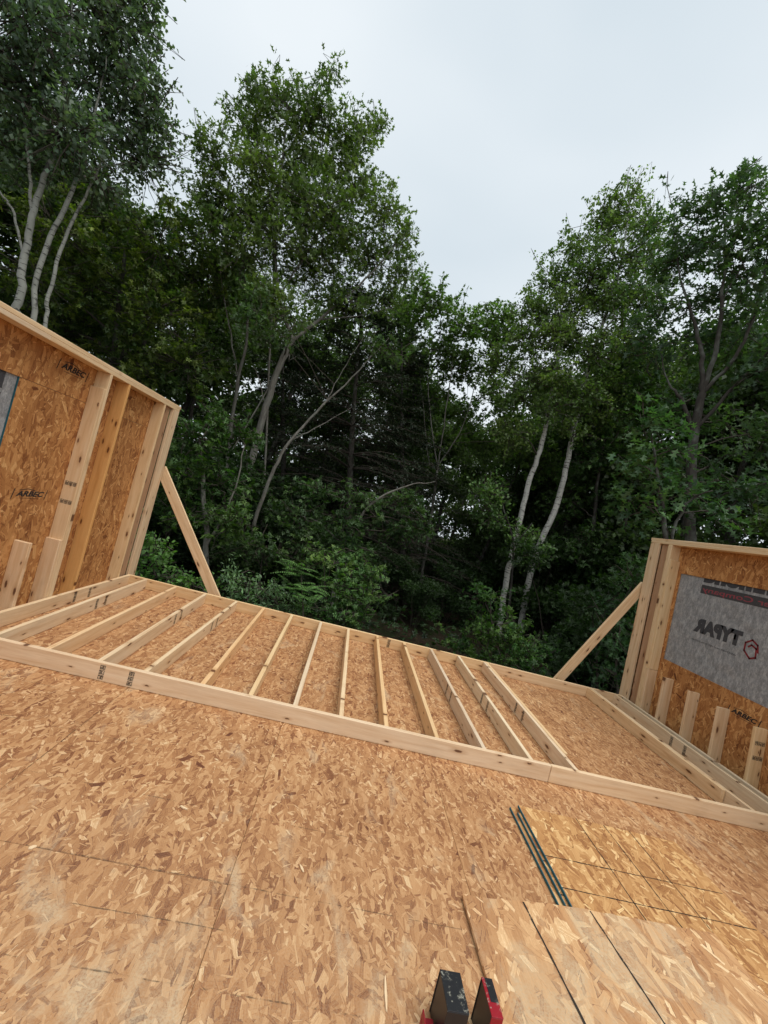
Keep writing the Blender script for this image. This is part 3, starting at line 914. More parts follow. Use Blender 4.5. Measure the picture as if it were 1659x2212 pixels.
# ------------------------------------------------------------------ trees
TREES = {
  'aspen': {'stems': [[[-3.64,4.23,2.9,0.14],[-3.67,4.2,3.76,0.135],[-3.73,4.15,4.5,0.125],[-3.76,4.12,5.23,0.11],[-3.76,4.12,5.98,0.095],[-3.72,4.15,6.44,0.085],[-3.78,4.1,7.29,0.06],[-3.88,4.02,8.33,0.04],[-3.94,3.95,9.05,0.02]],[[-3.76,4.12,5.23,0.06],[-3.88,4.01,5.84,0.055],[-3.99,3.91,6.37,0.05],[-4.13,3.77,6.83,0.04],[-4.27,3.64,7.26,0.02]],[[-3.45,4.39,3.02,0.1],[-3.57,4.29,4.3,0.095],[-3.51,4.34,5.47,0.085],[-3.45,4.38,6.22,0.07],[-3.45,4.39,7.44,0.045],[-3.5,4.35,8.51,0.025]],[[-3.34,4.47,3.08,0.075],[-3.41,4.42,4.09,0.07],[-3.4,4.43,5.14,0.062],[-3.3,4.51,6.28,0.048],[-3.2,4.58,7.64,0.03],[-3.18,4.6,8.48,0.02]],[[-4.29,3.61,5.75,0.02],[-4.08,3.82,5.34,0.035],[-3.93,3.97,5.14,0.045],[-3.73,4.15,4.5,0.05]],[[-3.45,4.38,6.22,0.045],[-3.23,4.56,6.7,0.03],[-2.89,4.81,7.14,0.015]]],
    'lobes': [[-3.95,3.39,7.84,0.86,0.79],[-4.1,4.35,9.26,0.99,0.91],[-3.38,4.44,9.29,0.67,0.84],[-2.96,4.52,8.46,0.53,0.68],[-3.97,4.73,8.44,1.04,0.87],[-4.06,3.85,7.17,0.84,0.84],[-3.38,3.92,6.67,0.86,0.62],[-3.22,4.82,7.68,0.75,0.71],[-2.75,4.91,7.27,0.49,0.54],[-4.43,4.32,6.27,0.49,0.65],[-3.22,4.57,6.49,0.68,0.38],[-4.47,3.42,7.09,0.57,1.07],[-3.43,4.4,10.02,0.59,0.5],[-2.71,4.7,8.01,0.39,0.53]]},
  'left_maple': {'stems': [[[-3.56,7.94,0.33,0.15],[-4.03,7.66,3.66,0.13],[-4.26,7.51,5.5,0.1],[-4.4,7.42,6.88,0.06],[-4.52,7.33,7.75,0.03]],[[-4.03,7.66,3.66,0.07],[-3.66,7.88,5.64,0.05],[-3.29,8.09,7.17,0.02]]],
    'lobes': [[-5.45,6.62,6.33,1.28,0.75],[-4.94,7.65,7.36,1.19,0.83],[-3.59,7.34,6.84,1.11,1.05],[-5.36,7.97,5.92,1.59,0.98],[-3.26,7.31,5.22,1.4,1.05],[-2.76,8.36,6.7,1.03,1.29],[-3.57,8.51,8.3,0.78,0.78],[-5.38,6.43,5.01,1.05,0.84],[-3.52,7.39,3.84,1.28,0.82],[-2.26,7.49,4.25,1.13,0.95],[-5.7,7.71,4.3,1.31,0.95],[-5.92,7.53,7.81,0.7,0.59]]},
  'edge_maple': {'stems': [[[0.39,5.51,-1.19,0.07],[0.09,5.42,0.26,0.06],[-0.24,5.31,1.46,0.045],[-0.55,5.19,2.44,0.02]],[[0.09,5.42,0.26,0.035],[0.32,5.49,1.32,0.02],[0.3,5.48,2.53,0.01]]],
    'lobes': [[-0.6,5.17,2.33,0.66,0.52],[-0.64,5.15,1.63,0.47,0.42],[-0.09,5.68,1.53,0.75,0.5],[0.05,5.83,2.73,0.51,0.36],[-0.51,5.42,2.9,0.48,0.34],[-0.42,5.24,0.82,0.57,0.47],[0.41,5.31,0.84,0.58,0.43]]},
  'oak': {'stems': [[[0.22,8.35,-1.6,0.17],[-0.08,8.28,0.61,0.165],[-0.22,8.24,2.18,0.155],[-0.23,8.24,3.92,0.14],[-0.14,8.26,5.43,0.13],[-0.02,8.3,5.95,0.115]],[[-0.02,8.3,5.95,0.085],[-0.65,8.12,6.95,0.075],[-1.09,7.97,8.31,0.06],[-1.29,7.9,9.5,0.05],[-1.49,7.82,10.93,0.035],[-1.72,7.73,12.19,0.015]],[[-0.02,8.3,5.95,0.085],[0.52,8.42,6.78,0.07],[1.18,8.53,7.87,0.05],[1.83,8.61,9.11,0.035],[2.3,8.64,10.27,0.015]],[[-1.11,7.97,8.3,0.04],[-1.77,7.71,9.45,0.03],[-2.31,7.47,10.32,0.015]],[[-0.65,8.12,6.95,0.04],[-0.14,8.26,8.81,0.035],[0.18,8.34,10.61,0.025],[0.27,8.37,12.04,0.012]],[[0.52,8.42,6.78,0.03],[1.73,8.6,7.38,0.025],[2.68,8.65,8.05,0.012]],[[-0.23,8.24,3.92,0.03],[-0.58,8.14,4.58,0.02],[-0.8,8.07,4.89,0.008]],[[-0.19,8.25,5.0,0.03],[0.04,8.31,5.36,0.015],[0.18,8.34,5.55,0.008]]],
    'lobes': [[-2.28,7.48,11.6,0.41,0.43],[-1.9,7.98,12.2,0.43,0.53],[-0.86,7.74,12.17,0.57,0.55],[-1.26,7.91,11.69,1.19,0.69],[-2.47,7.95,11.18,0.69,0.69],[0.25,7.95,11.85,0.7,0.64],[0.51,8.21,12.39,0.39,0.46],[-2.78,7.23,9.45,0.52,0.64],[-1.7,8.39,10.58,1.44,0.85],[0.41,8.19,10.77,0.98,0.91],[-2.38,7.77,8.91,0.8,0.8],[-0.1,7.76,9.32,1.18,0.87],[1.47,8.57,10.45,0.81,0.81],[2.16,8.83,10.08,0.53,0.76],[-1.04,7.57,8.24,1.15,0.73],[1.39,8.86,9.21,1.11,0.76],[-0.32,8.84,8.22,1.36,0.68],[-1.58,7.25,7.35,0.76,0.65],[2.5,8.65,8.99,0.41,0.55],[-0.38,7.16,6.51,0.88,0.44],[-1.77,7.28,9.83,0.71,0.65],[-0.7,8.42,11.35,1.05,0.79],[-0.86,8.05,9.63,1.15,0.76],[0.42,8.81,9.65,0.96,0.82],[-1.83,8.34,9.13,0.78,0.71],[0.22,8.05,8.51,1.02,0.64],[-2.9,7.62,8.74,0.54,0.72],[-2.26,7.27,7.69,0.58,0.58],[1.95,9.02,8.24,0.84,0.56],[0.96,8.5,7.65,1.07,0.51],[0.14,6.89,6.05,0.51,0.46],[-3.05,7.08,9.58,0.29,0.29],[-2.11,7.56,12.19,0.12,0.39],[-2.47,7.39,11.93,0.12,0.36],[-1.56,7.8,12.64,0.15,0.37],[-0.7,7.9,13.25,0.11,0.5],[-0.91,7.82,12.83,0.15,0.43],[0.69,8.25,12.49,0.16,0.39],[-2.62,7.31,10.56,0.14,0.41]]},
  'leaning_oak': {'stems': [[[0.67,7.22,-1.1,0.1],[0.53,7.19,0.81,0.1],[0.62,7.21,2.05,0.09],[0.87,7.26,3.11,0.075],[1.42,7.35,4.22,0.055],[2.05,7.42,5.37,0.035],[2.59,7.45,6.43,0.015]],[[0.87,7.26,3.11,0.04],[1.44,7.36,3.66,0.03],[2.12,7.43,4.38,0.012]],[[1.42,7.35,4.22,0.03],[1.64,7.38,5.23,0.02],[1.97,7.42,6.36,0.01]]],
    'lobes': [[2.8,7.46,6.11,0.55,0.31],[2.12,7.43,6.28,0.49,0.27],[-0.48,6.6,5.6,0.66,0.5],[-0.8,6.59,5.96,0.5,0.44],[0.01,6.65,5.42,0.45,0.28]]},
  'ash': {'stems': [[[-0.41,8.71,-1.15,0.1],[-0.96,8.55,2.14,0.1],[-1.23,8.46,4.5,0.085],[-1.31,8.43,5.82,0.07],[-1.73,8.27,7.23,0.05],[-2.14,8.1,8.59,0.025]],[[-1.23,8.46,4.5,0.05],[-1.79,8.25,5.86,0.04],[-2.41,7.97,7.36,0.02]]],
    'lobes': [[-2.62,7.87,8.27,0.62,0.56],[-2.15,8.09,9.11,0.63,0.51],[-2.58,7.89,7.13,0.62,0.62],[-2.0,8.7,7.4,0.67,0.53]]},
  'mid_maple': {'stems': [[[6.11,11.31,-2.54,0.1],[5.92,11.35,-0.52,0.09],[5.69,11.39,2.03,0.08],[5.42,11.44,4.07,0.07]],[[5.42,11.44,4.07,0.045],[4.7,11.55,5.83,0.04],[4.26,11.59,7.14,0.03],[3.82,11.63,9.16,0.015]],[[5.42,11.44,4.07,0.045],[5.22,11.47,5.96,0.04],[5.0,11.51,7.68,0.03],[4.68,11.55,9.56,0.015]],[[5.42,11.44,4.07,0.035],[5.91,11.35,5.78,0.03],[5.97,11.34,7.55,0.02],[6.03,11.33,9.33,0.01]],[[5.42,11.44,4.07,0.03],[5.01,11.51,4.32,0.03],[4.23,11.6,6.42,0.02],[3.33,11.65,8.67,0.01]]],
    'lobes': [[3.82,11.63,10.14,0.72,0.77],[3.21,12.15,9.41,0.88,0.97],[4.86,11.02,9.36,0.91,0.83],[4.56,11.56,8.37,1.2,0.86],[6.0,11.84,10.1,0.79,0.7],[6.52,11.21,8.99,0.93,0.84],[3.37,12.45,7.91,0.9,0.99],[5.65,11.91,8.02,1.23,0.79],[3.09,12.65,10.85,0.64,0.73],[6.53,11.21,9.96,0.68,0.51],[5.88,11.86,6.43,1.05,0.79],[7.18,12.07,7.41,1.07,0.89],[4.63,12.56,6.81,0.91,0.82],[8.31,11.71,6.17,1.05,0.88],[7.09,12.61,5.61,1.02,0.83],[9.29,11.32,5.3,0.94,0.86]]},
  'far_maple': {'stems': [[[6.02,14.38,-2.59,0.12],[4.3,14.6,4.31,0.1],[3.44,14.65,8.34,0.05]]],
    'lobes': [[3.46,14.65,7.06,1.23,1.23],[4.47,15.09,5.95,1.26,1.26],[2.74,14.65,8.98,1.02,1.02],[5.04,14.53,4.3,1.13,0.92],[2.1,15.14,10.74,1.05,1.26],[6.12,15.38,5.8,0.97,1.08]]},
  'birch_a': {'stems': [[[8.18,8.75,-1.58,0.085],[8.03,8.81,-0.18,0.08],[7.91,8.86,1.24,0.078],[7.88,8.88,2.7,0.074],[7.86,8.89,4.1,0.07],[7.93,8.86,5.3,0.065],[7.85,8.89,6.7,0.05],[7.71,8.95,8.17,0.035],[7.57,9.0,9.35,0.012]]],
    'lobes': [[6.74,9.28,8.32,0.81,0.66],[7.67,9.39,7.41,0.97,0.67],[6.74,8.86,6.52,0.78,0.64],[8.3,8.7,6.63,0.78,0.5],[6.66,9.31,9.54,0.66,0.52],[7.66,9.39,8.95,0.75,0.6],[6.33,10.02,7.71,0.7,0.62],[6.85,8.93,5.38,0.71,0.57],[7.64,8.33,6.12,0.57,0.46],[7.56,8.36,7.32,0.63,0.58],[7.46,8.51,8.5,0.56,0.56]]},
  'birch_b': {'stems': [[[8.92,9.07,-1.23,0.09],[8.79,9.13,0.52,0.085],[8.77,9.14,2.02,0.083],[8.95,9.06,3.36,0.08],[8.96,9.05,4.72,0.073],[8.91,9.07,5.77,0.066],[8.87,9.1,7.51,0.058],[8.9,9.08,8.96,0.05],[8.99,9.04,10.57,0.035],[8.95,9.06,12.25,0.02],[8.78,9.14,13.8,0.008]],[[8.9,9.08,8.96,0.025],[9.37,8.84,10.12,0.02],[9.86,8.57,11.02,0.008]]],
    'lobes': [[8.71,9.17,13.72,0.56,0.52],[8.34,9.77,13.27,0.77,0.65],[9.28,8.55,12.52,0.64,0.59],[7.7,9.59,11.9,0.76,0.64],[8.81,8.9,11.49,1.09,0.65],[7.25,9.96,10.95,0.78,0.65],[8.62,9.43,10.52,1.2,0.68],[9.63,8.47,10.45,0.77,0.63],[7.18,9.77,9.62,0.64,0.54],[8.47,9.72,9.02,0.92,0.64],[9.38,8.61,8.9,0.99,0.64],[9.84,8.81,11.76,0.65,0.65],[9.4,9.05,7.65,0.73,0.59],[8.79,9.36,13.03,0.68,0.68],[8.65,8.42,6.94,0.58,0.58],[8.63,8.43,8.16,0.63,0.58],[8.65,8.53,5.81,0.42,0.36],[8.73,8.5,9.89,0.56,0.56],[8.08,9.12,10.94,0.81,0.66],[9.61,9.28,10.43,0.9,0.67],[7.87,9.31,9.76,0.74,0.67],[10.29,8.54,8.77,0.78,0.71],[9.82,9.05,6.7,0.73,0.66]]},
  'birch_sapling': {'stems': [[[7.91,7.56,-1.32,0.04],[7.68,7.66,0.43,0.035],[7.44,7.76,1.95,0.028],[6.89,7.97,3.02,0.015],[6.56,8.08,3.62,0.008]],[[7.44,7.76,1.95,0.02],[7.73,7.64,2.71,0.01]]],
    'lobes': [[6.66,8.05,2.68,0.6,0.4],[7.68,7.99,2.2,0.48,0.45],[6.39,8.14,3.3,0.6,0.48],[8.07,7.48,1.95,0.3,0.33]]},
  'right_oak': {'stems': [[[9.69,3.99,0.7,0.2],[9.46,4.2,2.62,0.18],[9.26,4.37,3.99,0.165],[9.13,4.48,5.13,0.15],[9.11,4.49,5.91,0.125]],[[9.13,4.48,5.13,0.08],[8.83,4.7,5.79,0.06],[8.57,4.89,6.18,0.03],[8.36,5.03,6.79,0.015]],[[9.11,4.49,5.91,0.09],[8.97,4.6,6.7,0.075],[8.76,4.75,7.4,0.06],[8.38,5.01,8.46,0.035],[8.06,5.22,9.65,0.015]],[[9.11,4.49,5.91,0.09],[9.13,4.47,6.79,0.08],[9.05,4.53,7.88,0.06],[8.9,4.65,9.11,0.035],[8.68,4.81,10.27,0.015]],[[9.11,4.49,5.91,0.075],[9.4,4.25,6.69,0.06],[9.49,4.17,7.54,0.045],[9.46,4.2,8.88,0.02]],[[9.05,4.53,7.88,0.03],[9.21,4.41,8.75,0.02],[9.22,4.4,9.82,0.01]],[[9.13,4.48,5.13,0.07],[9.49,4.18,6.12,0.05],[9.82,3.87,6.94,0.03]]],
    'lobes': [[7.99,5.26,9.87,0.43,0.43],[8.57,4.89,10.14,0.61,0.51],[8.85,4.31,10.07,0.48,0.48],[8.51,5.29,9.09,0.62,0.54],[8.87,4.43,8.94,0.66,0.56],[9.52,4.41,9.34,0.47,0.66],[8.24,5.1,7.83,0.52,0.42],[9.31,4.96,8.3,0.7,0.42],[9.37,3.88,7.72,0.44,0.44],[8.48,5.31,6.99,0.52,0.43],[9.73,3.96,6.39,0.44,0.44],[10.16,3.95,5.32,0.53,0.62],[9.93,4.85,4.61,0.69,0.44],[9.77,3.64,4.09,0.55,0.47],[9.69,3.99,9.38,0.72,0.9],[10.06,3.63,6.82,0.68,0.86],[10.09,4.98,5.71,0.5,0.4],[9.42,5.51,7.52,0.64,0.53],[10.04,5.02,7.71,0.61,0.51],[9.53,5.43,5.98,0.53,0.42],[8.58,6.07,7.97,0.5,0.5],[8.4,5.94,9.13,0.44,0.5],[8.78,5.35,9.76,0.52,0.52],[9.75,5.0,8.66,0.61,0.51],[8.75,4.51,10.45,0.28,0.28]]},
  'oak_sapling': {'stems': [[[8.48,2.93,0.49,0.05],[8.17,3.19,2.41,0.045],[7.9,3.4,3.56,0.03],[7.62,3.6,4.53,0.012]],[[8.17,3.19,2.41,0.03],[8.23,3.14,3.32,0.02],[8.47,2.94,3.61,0.01]]],
    'lobes': [[7.57,3.63,4.65,0.43,0.35],[8.01,3.57,4.33,0.5,0.35],[7.5,3.56,3.89,0.41,0.35],[8.2,3.3,3.64,0.56,0.34],[7.79,3.48,3.24,0.49,0.31],[8.84,3.14,3.32,0.47,0.27],[7.63,3.84,3.34,0.3,0.3]]},
  'understory_maple': {'stems': [[[11.18,8.55,-1.81,0.08],[10.58,8.95,1.61,0.07],[10.18,9.19,4.53,0.05],[10.05,9.27,6.35,0.02]],[[11.82,8.08,-1.44,0.06],[11.16,8.57,2.55,0.05],[10.89,8.75,5.44,0.03]]],
    'lobes': [[9.92,9.34,5.24,0.93,0.75],[10.95,9.31,4.05,0.93,0.75],[9.97,8.74,2.52,0.78,0.71],[10.23,8.81,6.31,0.75,0.72],[11.06,9.24,1.37,0.89,0.75],[9.81,9.97,3.99,0.71,0.78],[10.7,8.88,7.67,0.87,0.73],[11.44,8.98,2.88,0.73,0.73],[9.96,9.32,7.43,0.75,0.6]]},
  'droop_maple': {'stems': [[[3.17,6.65,-2.56,0.06],[2.91,6.66,-0.29,0.055],[2.89,6.66,0.87,0.04],[3.23,6.65,2.02,0.03],[3.99,6.6,2.69,0.018],[4.61,6.51,2.97,0.008]],[[2.89,6.66,0.87,0.03],[2.15,6.63,1.26,0.02],[1.56,6.57,1.34,0.008]]],
    'lobes': [[3.1,6.65,2.04,0.79,0.3],[4.14,6.88,2.26,0.64,0.3],[2.63,6.45,1.45,0.72,0.33],[3.97,6.8,1.5,0.58,0.28],[1.59,6.57,1.23,0.72,0.4],[4.54,7.03,1.76,0.48,0.3],[1.95,6.61,2.02,0.56,0.29],[3.08,6.35,0.83,0.6,0.31]]},
  'shrub_vine': {'stems': [[[0.18,3.75,-1.18,0.02],[0.01,3.69,-0.24,0.015],[-0.22,3.59,0.34,0.006]],[[0.44,3.85,-1.14,0.02],[0.29,3.8,-0.35,0.012],[0.27,3.79,0.05,0.006]]],
    'lobes': [[-0.08,3.65,0.25,0.32,0.28],[0.26,3.79,-0.08,0.38,0.2],[-0.29,3.56,0.41,0.17,0.2],[0.45,4.17,-0.18,0.33,0.18],[-0.17,3.39,-0.01,0.22,0.19]]},
  'shrub_pale': {'stems': [[[1.67,3.95,-1.38,0.02],[1.51,3.92,-0.41,0.014],[1.46,3.92,0.08,0.006]],[[2.21,4.02,-1.28,0.02],[1.96,4.0,-0.48,0.014],[1.95,4.0,0.02,0.006]]],
    'lobes': [[1.48,3.92,0.0,0.4,0.29],[1.88,4.19,-0.17,0.44,0.29],[1.07,4.14,0.07,0.28,0.22],[1.77,3.77,-0.34,0.4,0.19],[2.19,4.02,-0.26,0.28,0.23]]},
  'sumac': {'stems': [[[2.73,3.85,-1.09,0.02],[2.5,3.84,-0.22,0.014],[2.28,3.83,0.47,0.008]]],
    'lobes': [[2.26,3.83,0.54,0.29,0.21],[2.51,3.85,0.28,0.28,0.19],[2.27,3.83,0.18,0.23,0.18]]},
  'shrub_maple': {'stems': [[[3.53,4.43,-1.49,0.025],[3.26,4.45,-0.29,0.02],[3.13,4.45,0.68,0.008]],[[3.19,4.45,-1.58,0.02],[2.91,4.46,-0.38,0.014],[2.58,4.45,0.72,0.006]]],
    'lobes': [[3.11,4.45,0.26,0.46,0.34],[3.37,4.64,0.67,0.38,0.27],[2.67,4.75,0.8,0.46,0.27],[2.84,4.16,-0.18,0.49,0.2],[3.42,4.34,-0.04,0.38,0.24],[3.62,4.52,0.24,0.25,0.23]]},
  'shrub_birch_foot': {'stems': [[[6.7,4.81,-1.69,0.025],[6.45,4.92,-0.43,0.02],[6.15,5.05,0.66,0.008]],[[7.22,4.55,-1.43,0.02],[7.03,4.65,-0.38,0.015],[6.78,4.77,0.2,0.006]]],
    'lobes': [[6.28,4.99,0.11,0.48,0.39],[6.88,5.06,0.08,0.41,0.39],[5.85,5.47,-0.46,0.43,0.24],[7.0,4.44,-0.07,0.38,0.26],[6.13,5.27,0.65,0.34,0.34],[6.55,4.55,-0.36,0.46,0.24],[6.13,4.95,-0.51,0.38,0.21]]},
  'shrub_oak_dark': {'stems': [[[8.52,3.68,-1.02,0.03],[8.31,3.84,0.16,0.02],[8.17,3.94,1.42,0.008]]],
    'lobes': [[8.19,3.93,0.81,0.43,0.43],[8.03,4.05,0.14,0.44,0.3],[8.39,4.16,1.89,0.38,0.45],[8.14,4.34,1.32,0.36,0.36],[8.41,3.51,0.4,0.33,0.33]]},
  'shrub_shade': {'stems': [[[1.8,5.89,-2.33,0.03],[1.38,5.83,-0.72,0.02],[1.17,5.79,0.5,0.008]]],
    'lobes': [[1.06,5.77,0.53,0.51,0.35],[1.56,6.16,0.35,0.53,0.36],[0.67,5.99,0.24,0.42,0.35],[1.89,6.4,0.63,0.5,0.33]]},
  'hemlock_a': {'stems': [[[3.8,9.62,-2.82,0.14],[2.87,9.66,1.04,0.12],[2.23,9.64,3.91,0.09],[1.76,9.61,6.36,0.05],[1.41,9.57,8.37,0.02]]],
    'lobes': []},
  'hemlock_b': {'stems': [[[5.88,10.84,-2.77,0.13],[4.95,11.01,0.66,0.11],[4.08,11.11,3.84,0.08],[3.48,11.14,6.08,0.05],[2.97,11.16,7.99,0.02]]],
    'lobes': []},
  'hemlock_c': {'stems': [[[1.9,11.62,-4.02,0.13],[0.68,11.49,0.36,0.11],[-0.19,11.33,3.54,0.08],[-0.97,11.15,6.47,0.03]]],
    'lobes': []},
}

def frame_from(tv, rng):
    """unit vectors perpendicular to tv"""
    a = rng.normal(size=tv.shape)
    n = np.cross(tv, a)
    n /= np.linalg.norm(n, axis=1, keepdims=True) + 1e-9
    return n
LEAF = {
    'ovate': ([(0, 0, 0), (.45, .34, .05), (1, 0, -.04), (.45, -.34, .05)], [(0, 1, 2), (0, 2, 3)]),
    'lance': ([(0, 0, 0), (.45, .17, .04), (1, 0, -.05), (.45, -.17, .04)], [(0, 1, 2), (0, 2, 3)]),
    'oak': ([(0, 0, 0), (.5, .1, 0), (1, 0, -.06), (.5, -.1, 0), (.22, .03, 0), (.38, .27, .04), (.45, 0.05, 0), (.5, .05, 0), (.78, .3, .03), (.76, .04, -.03),
             (.22, -.03, 0), (.38, -.27, .04), (.45, -.05, 0), (.5, -.05, 0), (.78, -.3, .03), (.76, -.04, -.03)],
            [(0, 1, 2), (0, 2, 3), (4, 5, 6), (7, 8, 9), (12, 11, 10), (15, 14, 13)]),
    'maple': ([(0, 0, 0), (.5, .2, .03), (1, 0, -.05), (.5, -.2, .03), (.15, .1, 0), (.62, .52, -.03), (.42, .1, .02), (.15, -.1, 0), (.62, -.52, -.03), (.42, -.1, .02), (.05, .42, -.03), (.05, -.42, -.03)],
              [(0, 1, 2), (0, 2, 3), (0, 5, 6), (9, 8, 0), (0, 4, 10), (11, 7, 0), (4, 6, 10), (11, 9, 7)]),
    'needle': ([(0, 0, 0), (.5, .12, 0), (1, 0, 0), (.5, -.12, 0)], [(0, 1, 2), (0, 2, 3)]),
}
def leaf_mesh(name, P, T, N, S, C, shape, mat, base):
    tv, tf = LEAF[shape]
    tv, tf = np.array(tv), np.array(tf)
    T = T / (np.linalg.norm(T, axis=1, keepdims=True) + 1e-9)
    N = N - (N * T).sum(1, keepdims=True) * T
    N /= np.linalg.norm(N, axis=1, keepdims=True) + 1e-9
    B = np.cross(N, T)
    k, n = len(tv), len(P)
    V = (P - base)[:, None, :] + S[:, None, None] * (tv[None, :, 0:1] * T[:, None, :] + tv[None, :, 1:2] * B[:, None, :] + tv[None, :, 2:3] * N[:, None, :])
    F = (tf[None] + (np.arange(n) * k)[:, None, None]).reshape(-1)
    nf = n * len(tf)
    me = bpy.data.meshes.new(name)
    me.vertices.add(n * k)
    me.vertices.foreach_set('co', V.reshape(-1).astype(np.float32))
    me.loops.add(nf * 3)
    me.loops.foreach_set('vertex_index', F.astype(np.int32))
    me.polygons.add(nf)
    me.polygons.foreach_set('loop_start', np.arange(0, nf * 3, 3, dtype=np.int32))
    at_ = me.attributes.new('tint', 'FLOAT_COLOR', 'POINT')
    cc = np.ones((n, k, 4), np.float32)
    cc[:, :, :3] = (C * np.array([1.0, 0.97, 0.9]))[:, None, :]
    at_.data.foreach_set('color', cc.reshape(-1))
    me.update(calc_edges=True)
    me.materials.append(M[mat])
    return me
class Tubes:
    def __init__(s):
        s.v, s.f, s.n = [], [], 0
    def add(s, pts, rad, sides=5):
        pts = np.asarray(pts, float)
        m_ = len(pts)
        d = np.gradient(pts, axis=0)
        d /= np.linalg.norm(d, axis=1, keepdims=True) + 1e-9
        ref = np.array([1., 0, 0]) if abs(d[0][0]) < .8 else np.array([0, 1., 0])
        a = np.cross(d, ref)
        a /= np.linalg.norm(a, axis=1, keepdims=True)
        b = np.cross(d, a)
        th = np.arange(sides) * 2 * np.pi / sides
        ring = pts[:, None, :] + np.asarray(rad)[:, None, None] * (np.cos(th)[None, :, None] * a[:, None, :] + np.sin(th)[None, :, None] * b[:, None, :])
        s.v.append(ring.reshape(-1, 3))
        i = np.arange(m_ - 1)[:, None] * sides
        j = np.arange(sides)[None, :]
        j2 = (j + 1) % sides
        q = np.stack([i + j, i + j2, i + sides + j2, i + sides + j], -1).reshape(-1, 4) + s.n
        s.f.append(q)
        s.n += m_ * sides
    def mesh(s, name, mat, base, smooth=True):
        V = np.concatenate(s.v) - base
        F = np.concatenate(s.f)
        me = bpy.data.meshes.new(name)
        me.vertices.add(len(V))
        me.vertices.foreach_set('co', V.reshape(-1).astype(np.float32))
        me.loops.add(F.size)
        me.loops.foreach_set('vertex_index', F.reshape(-1).astype(np.int32))
        me.polygons.add(len(F))
        me.polygons.foreach_set('loop_start', np.arange(0, F.size, 4, dtype=np.int32))
        me.polygons.foreach_set('use_smooth', np.ones(len(F), bool))
        me.update(calc_edges=True)
        me.materials.append(M[mat])
        return me
def smooth_path(pts, rad, per=4, wob=0.0, rng=None):
    """Catmull-Rom through the given points"""
    P = np.asarray(pts, float)
    Rr = np.asarray(rad, float)
    if len(P) < 3:
        t = np.linspace(0, 1, per + 1)[:, None]
        return P[0] + (P[-1] - P[0]) * t, Rr[0] + (Rr[-1] - Rr[0]) * t[:, 0]
    E = np.vstack([2 * P[0] - P[1], P, 2 * P[-1] - P[-2]])
    o, ro_ = [], []
    for i in range(1, len(E) - 2):
        for k_ in range(per):
            t = k_ / per
            o.append(.5 * ((2 * E[i]) + (-E[i - 1] + E[i + 1]) * t + (2 * E[i - 1] - 5 * E[i] + 4 * E[i + 1] - E[i + 2]) * t * t + (-E[i - 1] + 3 * E[i] - 3 * E[i + 1] + E[i + 2]) * t ** 3))
            ro_.append(Rr[i - 1] + (Rr[i] - Rr[i - 1]) * t)
    o.append(P[-1])
    ro_.append(Rr[-1])
    o = np.array(o)
    if wob and rng is not None:
        o[1:-1] += rng.normal(size=o[1:-1].shape) * wob
    return o, np.array(ro_)

